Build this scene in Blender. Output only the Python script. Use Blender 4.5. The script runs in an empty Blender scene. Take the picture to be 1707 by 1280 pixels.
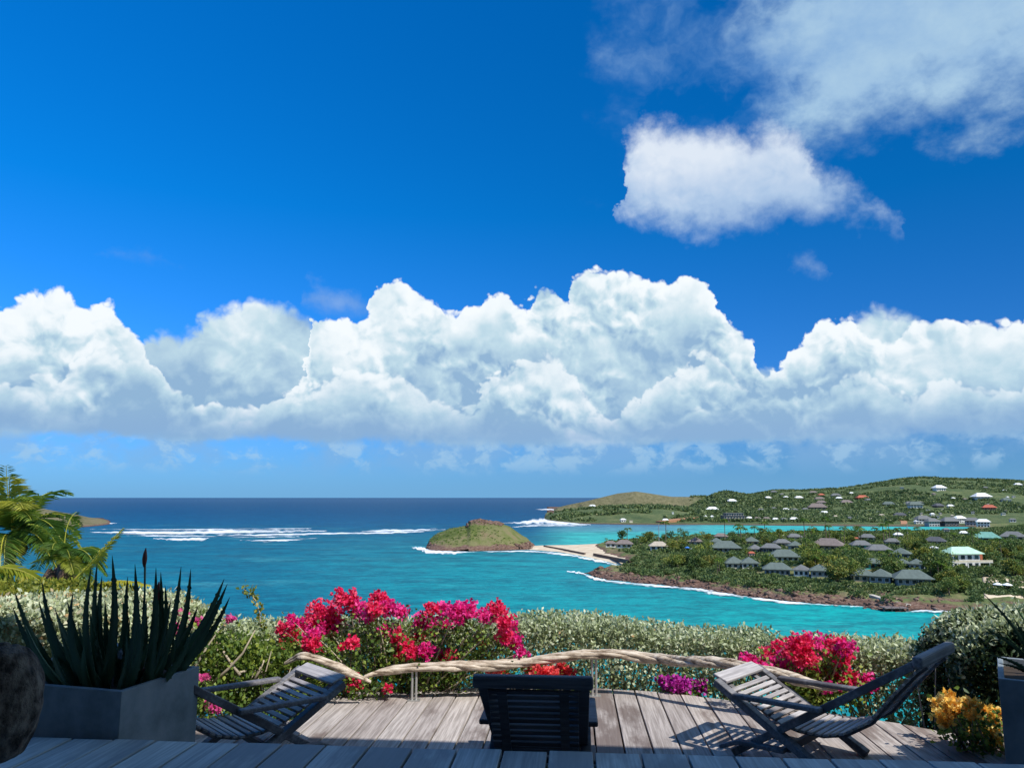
import bpy, bmesh, math, random
from mathutils import Vector, Matrix, noise as mnoise
random.seed(7)
SC = bpy.context.scene
COL = SC.collection
rad = math.radians

# ---------------------------------------------------------------- camera
LENS, PITCH, EYE = 26.5, rad(8.55), 41.6          # lens mm (36 mm sensor), upward pitch, eye above the sea
FPX = LENS / 36 * 1707
DECK = EYE - 1.6                                   # height of the lower deck
cam_data = bpy.data.cameras.new('camera')
cam_data.lens, cam_data.sensor_width = LENS, 36
cam_data.clip_start, cam_data.clip_end = 0.05, 200000
cam = bpy.data.objects.new('camera', cam_data)
cam.location = (0, 0, EYE)
cam.rotation_euler = (rad(90) + PITCH, 0, 0)
COL.objects.link(cam)
SC.camera = cam
VS = SC.view_settings
VS.view_transform, VS.look, VS.exposure, VS.gamma = 'Standard', 'None', 0.18, 1
VS.use_curve_mapping = False


def ray(px, py):
    "direction in the place that the photograph's pixel looks along"
    x, y = (px - 853.5) / FPX, (640 - py) / FPX
    return Vector((x, math.cos(PITCH) - y * math.sin(PITCH), math.sin(PITCH) + y * math.cos(PITCH)))


def on_z(px, py, z):
    d = ray(px, py)
    t = (z - EYE) / d.z
    return Vector((0, 0, EYE)) + d * t


def on_y(px, py, Y):
    d = ray(px, py)
    return Vector((0, 0, EYE)) + d * (Y / d.y)


def azel(px, py):
    d = ray(px, py).normalized()
    return math.degrees(math.atan2(d.x, d.y)), math.degrees(math.asin(d.z))


# ---------------------------------------------------------------- node helper
class V:
    "a node socket with arithmetic"
    def __init__(s, nt, so): s.nt, s.so = nt, so
    def m(s, op, *a, clamp=False):
        n = s.nt.nodes.new('ShaderNodeMath'); n.operation = op; n.use_clamp = clamp
        for i, v in enumerate((s,) + a):
            if isinstance(v, V): s.nt.links.new(v.so, n.inputs[i])
            else: n.inputs[i].default_value = v
        return V(s.nt, n.outputs[0])
    def __add__(s, o): return s.m('ADD', o)
    def __sub__(s, o): return s.m('SUBTRACT', o)
    def __mul__(s, o): return s.m('MULTIPLY', o)
    def __truediv__(s, o): return s.m('DIVIDE', o)
    def __rsub__(s, o): return (s * -1.0).m('ADD', o)
    __radd__, __rmul__ = __add__, __mul__
    def clamp(s): return s.m('ADD', 0.0, clamp=True)


def link(nt, a, b): nt.links.new(a.so if isinstance(a, V) else a, b)


def smooth(v, a, b):
    n = v.nt.nodes.new('ShaderNodeMapRange'); n.interpolation_type = 'SMOOTHSTEP'
    n.inputs[1].default_value, n.inputs[2].default_value = a, b
    link(v.nt, v, n.inputs[0]); return V(v.nt, n.outputs[0])


def vec(nt, x, y, z):
    n = nt.nodes.new('ShaderNodeCombineXYZ')
    for i, v in enumerate((x, y, z)):
        if isinstance(v, V): link(nt, v, n.inputs[i])
        else: n.inputs[i].default_value = v
    return V(nt, n.outputs[0])


def vmath(nt, op, a, b=None, scale=None):
    n = nt.nodes.new('ShaderNodeVectorMath'); n.operation = op
    link(nt, a, n.inputs[0])
    if b is not None:
        if isinstance(b, V): link(nt, b, n.inputs[1])
        else: n.inputs[1].default_value = b
    if scale is not None: n.inputs['Scale'].default_value = scale
    return V(nt, n.outputs[0])


def nz(nt, p, scale, detail=3, rough=.5, color=False, dist=0.0):
    n = nt.nodes.new('ShaderNodeTexNoise')
    n.inputs['Scale'].default_value, n.inputs['Detail'].default_value = scale, detail
    n.inputs['Roughness'].default_value = rough; n.inputs['Distortion'].default_value = dist
    if p is not None: link(nt, p, n.inputs['Vector'])
    return V(nt, n.outputs['Color' if color else 'Fac'])


def voro(nt, p, scale, detail=0.0, rough=.5, feat='F1', out='Distance'):
    n = nt.nodes.new('ShaderNodeTexVoronoi'); n.feature = feat
    n.inputs['Scale'].default_value = scale
    if 'Detail' in n.inputs: n.inputs['Detail'].default_value = detail; n.inputs['Roughness'].default_value = rough
    if p is not None: link(nt, p, n.inputs['Vector'])
    return V(nt, n.outputs[out])


def ramp(nt, fac, stops, interp='LINEAR'):
    n = nt.nodes.new('ShaderNodeValToRGB'); e = n.color_ramp.elements; n.color_ramp.interpolation = interp
    for i, (p, c) in enumerate(stops):
        if i < 2: el = e[i]; el.position = p
        else: el = e.new(p)
        el.color = (*c, 1) if len(c) == 3 else c
    link(nt, fac, n.inputs[0]); return V(nt, n.outputs[0])


def mixc(nt, fac, a, b, mode='MIX'):
    n = nt.nodes.new('ShaderNodeMix'); n.data_type = 'RGBA'; n.blend_type = mode
    for v, s in ((fac, n.inputs[0]), (a, n.inputs[6]), (b, n.inputs[7])):
        if isinstance(v, V): link(nt, v, s)
        elif isinstance(v, (int, float)): s.default_value = v
        else: s.default_value = (*v, 1)
    return V(nt, n.outputs[2])


def curve(nt, fac, pts):
    n = nt.nodes.new('ShaderNodeFloatCurve'); c = n.mapping.curves[0]
    pts = sorted(pts)
    c.points[0].location, c.points[1].location = pts[0], pts[-1]
    for p in pts[1:-1]: c.points.new(*p)
    n.mapping.update(); link(nt, fac, n.inputs[1]); return V(nt, n.outputs[0])


# ---------------------------------------------------------------- sky
SUN_DIR = Vector((0.55, -0.55, 1.0)).normalized()
SUN_EL = math.asin(SUN_DIR.z)
SUN_AZ = math.atan2(SUN_DIR.x, SUN_DIR.y)         # clockwise from +Y
world = bpy.data.worlds.new('World'); SC.world = world
world.use_nodes = True
world.cycles.sampling_method = 'MANUAL'; world.cycles.sample_map_resolution = 512
W = world.node_tree; W.nodes.clear()
tc = W.nodes.new('ShaderNodeTexCoord')
DIR = V(W, tc.outputs['Generated'])
sx = W.nodes.new('ShaderNodeSeparateXYZ'); link(W, DIR, sx.inputs[0])
X, Y, Z = (V(W, sx.outputs[i]) for i in range(3))
AZ = X.m('ARCTAN2', Y) * 57.29578
EL = Z.m('ARCSINE') * 57.29578
AR = 38.0                                          # the silhouettes run over 2 * AR degrees and mirror beyond


def pp(az): return (az + AR).m('PINGPONG', 2 * AR) / (2 * AR)


nish = W.nodes.new('ShaderNodeTexSky'); nish.sky_type = 'NISHITA'; nish.sun_disc = False
nish.sun_elevation, nish.sun_rotation = SUN_EL, SUN_AZ
nish.dust_density, nish.ozone_density = 0.3, 3.0
tint = ramp(W, EL / 60.0, [(0, (.115, .30, .66)), (.05, (.11, .31, .68)), (.16, (.075, .36, .78)), (.35, (.008, .41, .80)),
                           (.62, (.002, .44, .88)), (1, (.01, .5, .92))])
left = smooth(AZ.m('ABSOLUTE'), 0, 1)              # placeholder factor, sunny side brightening
bright = 1.0 + ((AZ + 8.0) * 0.01745).m('SINE') * -0.42
tint2 = vmath(W, 'SCALE', tint, scale=2.0)
sky0 = mixc(W, 1.0, V(W, nish.outputs[0]), tint2, 'MULTIPLY')
n = W.nodes.new('ShaderNodeVectorMath'); n.operation = 'SCALE'; link(W, sky0, n.inputs[0]); link(W, bright * 0.10, n.inputs['Scale'])
COLR = V(W, n.outputs[0])                          # running colour of the sky, clouds go over it

DEG = vmath(W, 'SCALE', DIR, scale=57.29578)       # one unit of this is one degree
wn = vmath(W, 'SUBTRACT', nz(W, DEG, .35, 3, .55, color=True), (.5, .5, .5))
WARP = vmath(W, 'ADD', DEG, vmath(W, 'SCALE', wn, scale=1.9))


def billow(p, k=1.0):
    a = 1.0 - voro(W, p, .16 * k, 0)
    b = 1.0 - voro(W, p, .42 * k, 1.0, .5)
    c = 1.0 - voro(W, p, 1.15 * k, 1.0, .5)
    d = nz(W, p, 2.6 * k, 4, .6)
    return a * .9 + b * .70 + c * .26 + d * .20


SLIGHT = tuple(SUN_DIR * 0.60)
B0 = billow(WARP)
B1 = billow(vmath(W, 'ADD', WARP, SLIGHT))
SB = 1.0 - voro(W, WARP, 1.15, 1.0, .55)
CALM = smooth(nz(W, vmath(W, 'ADD', WARP, (11, 3, 9)), .17, 3, .5), .40, .62)   # where the cloud is crisp, else smooth
PATCHY = nz(W, vmath(W, 'ADD', WARP, (5, 23, 1)), .14, 4, .5) - .5
RELIEF = (B0 - B1) * (CALM * .95 + .30)                                   # positive where a puff faces the sun
FINE = nz(W, DEG, .8, 6, .62) - .5
FINE2 = nz(W, vmath(W, 'ADD', DEG, (31, 7, 3)), .35, 5, .6) - .5
SOFTN = nz(W, vmath(W, 'MULTIPLY', DEG, (1, 1, 1.4)), .22, 6, .60) - .5


def sil(pts, dflt, az):
    "elevation of a silhouette given as photo pixels, as a function of azimuth"
    q = [azel(*p) for p in pts]
    lst = [((a + AR) / (2 * AR), e / 60) for a, e in q]
    if dflt is not None: lst = [(0, dflt / 60)] + lst + [(1, dflt / 60)]
    return curve(W, pp(az), lst) * 60.0


def over(alpha, colour):
    global COLR
    COLR = mixc(W, alpha, COLR, colour)


WHITE, MID, DARK = (.92, .97, 1.0), (.53, .71, .81), (.29, .46, .66)


def curtain(top, soft=.25, amp=1.5, k=0.5, rimk=.35, bias=.40, dark=0.0, opac=1.0, base=None, seed=0.0, fadeh=6.0, fineamp=.9, relk=1.0):
    wob = FINE2 * (2.6 * amp) + (B0 - 1.28) * (1.1 * amp)
    t = sil(top, None, AZ + wob)
    h = t - EL + (B0 - 1.28) * amp * .8 + FINE * (fineamp * .75) + (SB - .62) * .55 * amp
    a = smooth(h, 0, soft) * opac
    if base is not None:
        a = a * smooth(EL + FINE * .9 + SOFTN * 2.2, base - .75, base + .35)
    rim = (h * (-1.0 / 1.6)).m('EXPONENT')
    deep = smooth(h, .5, fadeh)
    tval = bias + RELIEF * relk * 1.1 + rim * rimk - deep * k + SOFTN * .6 + PATCHY * 2.1 - dark
    lowd = 1.0 - smooth(EL + SOFTN * 4.0, 3.6, 9.5)
    tval = (tval - lowd * .42).clamp()
    col = ramp(W, tval, [(0, DARK), (.42, MID), (.80, (.86, .93, .97)), (1, WHITE)])
    over(a, col)
    return h


# thin high wisps, upper right
mW = smooth(AZ + SOFTN * 12.0, 6.5, 11.0) * smooth(EL + SOFTN * 10.0, 22.5, 27.5)
rW = smooth(AZ + SOFTN * 10.0, 15.0, 25.0)
wis = smooth(nz(W, vmath(W, 'ADD', vmath(W, 'MULTIPLY', DEG, (.8, .8, 1.2)), vmath(W, 'SCALE', wn, scale=4.0)), .13, 7, .60) + rW * .24, .40, .72)
over(mW * wis * (rW * .36 + .52), ramp(W, (rW * .50 + SOFTN * 1.4 + .10).clamp(), [(0, (.20, .40, .72)), (1, (.52, .72, .84))]))


def patch(top, bot, soft=1.6, amp=1.0, opac=.9, bright=.6, grain=1.6):
    az2 = AZ + FINE2 * 4.5 + SOFTN * 2.0
    t, b = sil(top, None, az2), sil(bot, None, az2)
    n1 = (B0 - 1.28) * amp + FINE * grain + SOFTN * 3.2
    h = (t - EL + n1).m('MINIMUM', EL - b + n1 * .8)
    a = smooth(h, -.2, soft) * opac
    up = smooth(EL - b, 0.0, 8.0)
    tv = (bright + RELIEF * .35 + SOFTN * .5 + (up - .5) * .62 + PATCHY * .9).clamp()
    over(a, ramp(W, tv, [(0, (.22, .38, .66)), (.5, (.47, .62, .82)), (1, (.80, .87, .95))]))


# the lone soft cloud in the upper right
patch([(850, 560), (1025, 420), (1034, 238), (1066, 186), (1110, 176), (1170, 180), (1240, 182), (1305, 180), (1342, 212), (1366, 258), (1415, 284), (1462, 308), (1510, 350), (1530, 420), (1600, 600)],
      [(850, 100), (1025, 200), (1034, 376), (1100, 406), (1170, 420), (1250, 408), (1330, 390), (1400, 392), (1455, 396), (1510, 396), (1530, 340), (1600, 100)], soft=2.6, amp=1.1, bright=.66, grain=2.4)
patch([(1200, 600), (1290, 460), (1305, 405), (1340, 400), (1385, 420), (1395, 460), (1420, 600)],
      [(1200, 300), (1290, 420), (1305, 460), (1340, 475), (1390, 478), (1398, 440), (1420, 300)], soft=2.2, amp=.8, opac=.75, bright=.45)
patch([(60, 560), (150, 430), (190, 412), (260, 420), (320, 440), (345, 460), (420, 600)],
      [(60, 300), (150, 420), (190, 432), (260, 440), (320, 460), (345, 455), (420, 300)], soft=2.2, amp=.5, opac=.5, bright=.38)
patch([(430, 620), (495, 500), (520, 465), (560, 462), (600, 480), (660, 620)],
      [(430, 520), (495, 520), (520, 530), (560, 540), (600, 540), (660, 520)], soft=1.6, amp=.6, opac=.45, bright=.42)

# grey veil of cloud behind the bank, left of the middle, and pale cloud behind on the right
curtain([(-80, 640), (200, 620), (222, 545), (260, 528), (300, 540), (330, 510), (375, 492), (430, 478), (470, 490), (520, 520), (600, 540),
         (900, 600), (1150, 610), (1235, 598), (1290, 598), (1350, 560), (1400, 520), (1450, 500), (1500, 505), (1560, 530), (1640, 540), (1790, 540)],
        soft=1.1, amp=.8, bias=.27, rimk=.16, k=.12, relk=.45, base=4.6, fineamp=.9)
# the bank itself
curtain([(-60, 500), (-10, 480), (30, 470), (60, 462), (95, 457), (115, 482), (170, 482), (188, 512), (232, 562), (247, 590), (255, 620), (290, 650), (360, 665), (440, 655), (500, 600),
         (505, 520), (560, 512), (598, 502), (612, 470), (642, 449), (662, 452), (700, 480), (742, 506), (772, 492), (802, 478), (832, 472), (848, 494), (865, 470), (902, 460), (927, 484),
         (938, 450), (962, 437), (1005, 434), (1062, 447), (1112, 452), (1142, 442), (1168, 458), (1185, 502), (1205, 532), (1234, 548), (1247, 575), (1240, 596), (1254, 616),
         (1272, 616), (1290, 596), (1312, 562), (1332, 540), (1350, 526), (1402, 512), (1430, 540), (1470, 560), (1520, 520), (1562, 518), (1602, 520), (1652, 520), (1682, 508), (1720, 496), (1790, 500)],
        soft=.38, amp=.95, bias=.56, rimk=.36, k=.34, base=4.6, relk=1.0)
# nearer puffs in front of it
curtain([(-60, 610), (60, 600), (150, 560), (215, 575), (262, 625), (300, 640), (345, 680), (400, 690), (470, 650), (520, 610), (580, 590), (640, 600), (700, 640), (760, 660), (820, 600), (880, 580), (905, 575),
         (925, 590), (960, 640), (1010, 680), (1060, 640), (1100, 600), (1150, 560), (1190, 600), (1240, 640), (1300, 650), (1360, 620), (1420, 600), (1480, 640), (1560, 610), (1640, 640), (1707, 620), (1790, 620)],
        soft=.5, amp=1.15, bias=.52, rimk=.36, k=.36, base=4.5, relk=.9, opac=.85)
curtain([(-60, 690), (60, 670), (200, 640), (300, 655), (350, 675), (400, 710), (480, 690), (560, 650), (620, 660), (700, 700), (800, 690), (880, 670), (960, 700), (1050, 700), (1150, 650), (1220, 660), (1300, 700),
         (1400, 680), (1500, 700), (1600, 680), (1707, 700), (1790, 700)],
        soft=1.0, amp=1.2, bias=.50, rimk=.24, k=.30, base=4.35, relk=.6, opac=.8, fadeh=3.0)
# flat grey base
bandm = smooth(EL + FINE * .45, 3.9, 4.5) * (1.0 - smooth(EL + SOFTN * 2.0, 4.6, 6.6))
over(bandm * .55, (.26, .41, .66))
veil = smooth(EL, .8, 3.2) * (1.0 - smooth(EL + SOFTN * 2.0, 4.0, 5.4)) * smooth(SOFTN + PATCHY, -.14, .12)
over(veil * .55, (.27, .45, .70))
# small far clouds under the base
lowm = smooth(nz(W, vmath(W, 'MULTIPLY', WARP, (1, 1, 1.5)), .46, 5, .58), .47, .62) * smooth(EL, 1.4, 2.6) * (1.0 - smooth(EL, 3.6, 4.3))
over(lowm * .60, (.48, .68, .84))
# air near the horizon
hz = (EL.m('ABSOLUTE') * (-1 / 3.2)).m('EXPONENT') * .82
over(hz, (.17, .42, .72))
# below the horizon: the sea's own blue
over(1.0 - smooth(EL, -1.2, -.05), (.03, .12, .22))
bg = W.nodes.new('ShaderNodeBackground'); link(W, COLR, bg.inputs[0]); bg.inputs[1].default_value = 0.90
wo = W.nodes.new('ShaderNodeOutputWorld'); link(W, bg.outputs[0], wo.inputs[0])

sun_d = bpy.data.lights.new('sun', 'SUN'); sun_d.energy, sun_d.angle, sun_d.color = 5.0, rad(.55), (1, .96, .90)
sun = bpy.data.objects.new('sun', sun_d); COL.objects.link(sun)
sun.rotation_euler = SUN_DIR.to_track_quat('Z', 'Y').to_euler()
sun.location = (10, -5, 80)

import numpy as np
RNG = np.random.default_rng(11)


# ---------------------------------------------------------------- object helpers
def put(o, parent=None):
    COL.objects.link(o)
    if parent: o.parent = parent
    return o


def tag(o, label=None, cat=None, group=None, kind=None):
    for k, v in (('label', label), ('category', cat), ('group', group), ('kind', kind)):
        if v: o[k] = v
    return o


def empty(name, loc=(0, 0, 0), rz=0.0):
    o = bpy.data.objects.new(name, None); o.location = loc; o.rotation_euler.z = rz
    o.empty_display_size = .2
    return put(o)


def copy_tree(o, parent=None):
    c = o.copy(); COL.objects.link(c)
    if parent:
        c.parent = parent; c.matrix_parent_inverse = o.matrix_parent_inverse
    for ch in list(KIDS.get(o.name, [])): 
        k = copy_tree(ch, c); KIDS.setdefault(c.name, []).append(k)
    return c


KIDS = {}


class MB:
    "collects shapes; build() links them as one mesh object"
    def __init__(s): s.v, s.f = [], []
    def add(s, vs, fs):
        o = len(s.v); s.v += [tuple(p) for p in vs]; s.f += [tuple(i + o for i in f) for f in fs]; return s
    def box(s, c, d, rz=0.0, top=1.0):
        c = Vector(c); x, y, z = (q / 2 for q in d); R = Matrix.Rotation(rz, 3, 'Z')
        vs = [c + R @ Vector((i * x * (top if k > 0 else 1), j * y * (top if k > 0 else 1), k * z)) for k in (-1, 1) for i, j in ((-1, -1), (1, -1), (1, 1), (-1, 1))]
        return s.add(vs, [(3, 2, 1, 0), (4, 5, 6, 7), (0, 1, 5, 4), (1, 2, 6, 5), (2, 3, 7, 6), (3, 0, 4, 7)])
    def bar(s, a, b, w, h, up=(0, 0, 1), ends=1.0):
        "a board from a to b, w wide, h deep"
        a, b = Vector(a), Vector(b); t = (b - a).normalized(); u = t.cross(Vector(up)).normalized(); n = u.cross(t)
        vs = [p + u * (i * w / 2) + n * (j * h / 2) for p in (a, b) for i, j in ((-1, -1), (1, -1), (1, 1), (-1, 1))]
        return s.add(vs, [(3, 2, 1, 0), (4, 5, 6, 7), (0, 1, 5, 4), (1, 2, 6, 5), (2, 3, 7, 6), (3, 0, 4, 7)])
    def tube(s, pts, rs, n=8, cap=True):
        pts = [Vector(p) for p in pts]; m = len(pts)
        if not hasattr(rs, '__len__'): rs = [rs] * m
        vs = []; u = None
        for i, p in enumerate(pts):
            t = (pts[min(i + 1, m - 1)] - pts[max(i - 1, 0)]).normalized()
            if u is None: u = t.orthogonal().normalized()
            else: u = (u - t * u.dot(t)).normalized()
            w = t.cross(u)
            vs += [p + (u * math.cos(a) + w * math.sin(a)) * rs[i] for a in (k * 2 * math.pi / n for k in range(n))]
        fs = [(i * n + k, i * n + (k + 1) % n, (i + 1) * n + (k + 1) % n, (i + 1) * n + k) for i in range(m - 1) for k in range(n)]
        if cap: fs += [tuple(range(n))[::-1], tuple(range((m - 1) * n, m * n))]
        return s.add(vs, fs)
    def mesh(s, name, mat, smooth=False):
        me = bpy.data.meshes.new(name); me.from_pydata(s.v, [], s.f); me.materials.append(mat)
        if smooth: me.shade_smooth()
        me.update(); return me
    def build(s, name, mat, parent=None, smooth=False, bevel=0.0, loc=None):
        me = s.mesh(name, mat, smooth)
        o = put(bpy.data.objects.new(name, me), parent)
        if bevel:
            m = o.modifiers.new('bevel', 'BEVEL'); m.width = bevel; m.segments = 2; m.limit_method = 'ANGLE'
        if parent: KIDS.setdefault(parent.name, []).append(o)
        if loc: o.location = loc
        return o


def np_mesh(name, V_, F_, mat, tone=None, smooth=False):
    "mesh from numpy arrays; F_ is (n, 3) or (n, 4)"
    me = bpy.data.meshes.new(name); k = F_.shape[1]
    me.vertices.add(len(V_)); me.vertices.foreach_set('co', V_.astype(np.float32).ravel())
    me.loops.add(F_.size); me.loops.foreach_set('vertex_index', F_.astype(np.int32).ravel())
    me.polygons.add(len(F_)); me.polygons.foreach_set('loop_start', np.arange(0, F_.size, k, dtype=np.int32))
    me.polygons.foreach_set('loop_total', np.full(len(F_), k, dtype=np.int32))
    if tone is not None:
        at = me.attributes.new('tone', 'FLOAT', 'POINT'); at.data.foreach_set('value', tone.astype(np.float32))
    me.materials.append(mat); me.update(calc_edges=True); me.validate()
    if smooth: me.shade_smooth()
    return me


def link_mesh(name, me, parent=None):
    o = put(bpy.data.objects.new(name, me), parent)
    if parent: KIDS.setdefault(parent.name, []).append(o)
    return o


def cards(P, l, w, up=.5, out=None, fold=.25, tone=None):
    "leaf shaped folded faces at the points P: length l, width w"
    n = len(P); l = np.broadcast_to(l, n)[:, None]; w = np.broadcast_to(w, n)[:, None]
    u = RNG.normal(size=(n, 3)); u[:, 2] += up
    if out is not None: u += out
    u /= np.linalg.norm(u, axis=1, keepdims=True)
    r = RNG.normal(size=(n, 3)); v = np.cross(u, r); v /= np.linalg.norm(v, axis=1, keepdims=True)
    nn = np.cross(u, v)
    a = P; b = P + u * l * .45 + v * w * .5 + nn * w * fold; c = P + u * l; d = P + u * l * .45 - v * w * .5 + nn * w * fold
    VV = np.stack([a, b, c, d], 1).reshape(-1, 3); i = np.arange(n) * 4
    FF = np.concatenate([np.stack([i, i + 1, i + 2], 1), np.stack([i, i + 2, i + 3], 1)])
    t = RNG.random(n) if tone is None else tone
    return VV, FF, np.repeat(t, 4)


# ---------------------------------------------------------------- materials
def mat(name, fn, rough=.6, spec=.3):
    m = bpy.data.materials.new(name); m.use_nodes = True; nt = m.node_tree
    b = nt.nodes['Principled BSDF']; b.inputs['Roughness'].default_value = rough
    b.inputs['Specular IOR Level'].default_value = spec
    out = fn(nt, b)
    if isinstance(out, tuple): b.inputs['Base Color'].default_value = (*out, 1)
    elif out is not None: link(nt, out, b.inputs['Base Color'])
    return m


def bump(nt, b, h, strength=.4, dist=.02):
    n = nt.nodes.new('ShaderNodeBump'); n.inputs['Strength'].default_value = strength; n.inputs['Distance'].default_value = dist
    link(nt, h, n.inputs['Height']); link(nt, n.outputs[0], b.inputs['Normal'])


def tcs(nt, which='Object'):
    return V(nt, nt.nodes.new('ShaderNodeTexCoord').outputs[which])


def pos(nt): return V(nt, nt.nodes.new('ShaderNodeNewGeometry').outputs['Position'])


def sep(nt, p):
    n = nt.nodes.new('ShaderNodeSeparateXYZ'); link(nt, p, n.inputs[0]); return [V(nt, n.outputs[i]) for i in range(3)]


def orand(nt): return V(nt, nt.nodes.new('ShaderNodeObjectInfo').outputs['Random'])


def attr(nt, name):
    n = nt.nodes.new('ShaderNodeAttribute'); n.attribute_name = name; return V(nt, n.outputs['Fac'])


def flat(name, c, rough=.6, var=.12, scale=6.0, spec=.3, metal=0.0):
    "plain paint or stone with a little uneven wear"
    def fn(nt, b):
        b.inputs['Metallic'].default_value = metal
        f = nz(nt, tcs(nt), scale, 5, .6)
        return mixc(nt, f, tuple(x * (1 - var * 1.6) for x in c), tuple(min(1, x * (1 + var)) for x in c))
    return mat(name, fn, rough, spec)


def foliage(name, stops, trans=.35, rough=.55, objvar=.25):
    def fn(nt, b):
        t = attr(nt, 'tone')
        c = ramp(nt, t, stops)
        r = orand(nt)
        c = vmath(nt, 'MULTIPLY', c, ramp(nt, r, [(0, (1 - objvar * 1.3, 1 - objvar, 1 - objvar * 1.1)), (.45, (1, 1, 1)), (.8, (1 + objvar * 1.1, 1 + objvar * .55, 1 - objvar * .6)), (1, (1 + objvar * 1.6, 1 + objvar * .3, 1 - objvar * .4))]))
        tr = nt.nodes.new('ShaderNodeBsdfTranslucent'); link(nt, c, tr.inputs[0])
        mx = nt.nodes.new('ShaderNodeMixShader'); mx.inputs[0].default_value = trans
        nt.links.new(b.outputs[0], mx.inputs[1]); nt.links.new(tr.outputs[0], mx.inputs[2])
        nt.links.new(mx.outputs[0], nt.nodes['Material Output'].inputs[0])
        return c
    return mat(name, fn, rough, .35)


def plank_fn(light, dark, stain):
    def fn(nt, b):
        p = tcs(nt); r = orand(nt)
        off = vmath(nt, 'ADD', p, vec(nt, r * 37.0, r * 91.0, r * 13.0))
        grain = nz(nt, vmath(nt, 'MULTIPLY', off, (60, 2.2, 60)), 1.0, 6, .65)
        blot = nz(nt, vmath(nt, 'MULTIPLY', off, (5, 1.3, 5)), 1.0, 5, .6)
        c = mixc(nt, smooth(grain, .35, .68), dark, light)
        c = mixc(nt, smooth(blot + (r - .5) * .30, .47, .64) * .80, c, stain)
        c = vmath(nt, 'MULTIPLY', c, ramp(nt, (r * 7.31).m('FRACT'), [(0, (.78, .76, .76)), (.7, (1, 1, 1)), (1, (1.1, 1.08, 1.05))]))
        bump(nt, b, grain, .35, .004)
        return c
    return fn


M = {}
M['plank'] = mat('weathered_plank', plank_fn((.50, .45, .41), (.27, .235, .21), (.13, .095, .08)), .75, .25)
M['plank_dark'] = mat('dark_plank', plank_fn((.47, .41, .375), (.20, .16, .15), (.075, .045, .045)), .75, .25)
M['plank_up'] = mat('grey_plank', plank_fn((.46, .51, .52), (.29, .33, .345), (.22, .25, .27)), .7, .25)
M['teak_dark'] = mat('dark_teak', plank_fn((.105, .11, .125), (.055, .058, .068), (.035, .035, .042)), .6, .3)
M['teak'] = mat('lit_grey_teak', plank_fn((.50, .47, .46), (.29, .27, .265), (.20, .18, .175)), .65, .3)  # lighter copy for the slats, their sunlight put into the wood colour
M['teak_shaded'] = mat('shaded_teak', plank_fn((.23, .225, .235), (.12, .118, .125), (.08, .075, .08)), .65, .3)  # darker copy for the frames, their shaded sides put into the wood colour
M['driftwood'] = mat('driftwood', lambda nt, b: (bump(nt, b, nz(nt, tcs(nt), 38, 6, .7), .5, .012),
    ramp(nt, nz(nt, vmath(nt, 'MULTIPLY', tcs(nt), (6, 30, 30)), 1, 6, .7), [(.36, (.13, .09, .06)), (.47, (.40, .32, .24)), (.62, (.62, .54, .44))]))[1], .8, .2)
M['steel'] = flat('steel', (.45, .44, .42), .4, .1, metal=.6)
M['concrete'] = mat('dark_concrete', lambda nt, b: (bump(nt, b, nz(nt, tcs(nt), 60, 5, .6), .25, .004),
    ramp(nt, nz(nt, tcs(nt), 3.5, 6, .6), [(.3, (.10, .13, .145)), (.5, (.19, .225, .245)), (.7, (.26, .285, .30))]))[1], .7, .3)
M['concrete_dark'] = flat('black_concrete', (.03, .035, .04), .7)
M['soil'] = flat('soil', (.05, .035, .025), .95, .4, 30)
M['boulder'] = mat('boulder', lambda nt, b: (bump(nt, b, nz(nt, tcs(nt), 6, 8, .65), .9, .05),
    ramp(nt, nz(nt, tcs(nt), 2.6, 8, .62), [(.38, (.03, .024, .02)), (.47, (.13, .10, .08)), (.62, (.27, .22, .175))]))[1], .85, .2)
M['aloe'] = mat('aloe', lambda nt, b: ramp(nt, nz(nt, tcs(nt), 5, 4, .6) * .6 + orand(nt) * .4, [(.2, (.035, .085, .045)), (.7, (.075, .145, .075)), (1, (.16, .13, .07))]), .42, .5)
M['bud'] = flat('aloe_bud', (.16, .045, .035), .6)
M['bark'] = flat('bark', (.16, .12, .085), .85, .35, 14)
M['pale_bark'] = flat('pale_bark', (.42, .35, .26), .85, .3, 20)
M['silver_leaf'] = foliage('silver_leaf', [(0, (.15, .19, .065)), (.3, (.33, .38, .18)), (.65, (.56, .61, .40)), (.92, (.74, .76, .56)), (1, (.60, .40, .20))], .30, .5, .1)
M['green_leaf'] = foliage('green_leaf', [(0, (.05, .10, .02)), (.5, (.13, .22, .04)), (1, (.34, .42, .07))], .4, .5, .1)
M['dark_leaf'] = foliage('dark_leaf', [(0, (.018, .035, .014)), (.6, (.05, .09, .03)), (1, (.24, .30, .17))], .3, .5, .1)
M['yellow_leaf'] = foliage('yellow_leaf', [(0, (.07, .12, .015)), (.6, (.24, .26, .03)), (1, (.45, .36, .05))], .4, .5, .1)
M['magenta'] = foliage('magenta_bract', [(0, (.62, .008, .16)), (.5, (.88, .03, .30)), (1, (.95, .14, .48))], .45, .5, 0)
M['crimson'] = foliage('crimson_bract', [(0, (.66, .01, .09)), (.5, (.90, .03, .15)), (1, (.95, .16, .25))], .45, .5, 0)
M['coral'] = foliage('coral_bract', [(0, (.72, .03, .06)), (.5, (.90, .09, .10)), (1, (.95, .26, .22))], .45, .5, 0)
M['purple'] = foliage('purple_bract', [(0, (.38, .01, .28)), (.5, (.62, .035, .46)), (1, (.78, .15, .6))], .45, .5, 0)
M['orange'] = foliage('orange_bract', [(0, (.90, .42, .04)), (.5, (.97, .64, .12)), (1, (.97, .80, .32))], .45, .5, 0)
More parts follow.
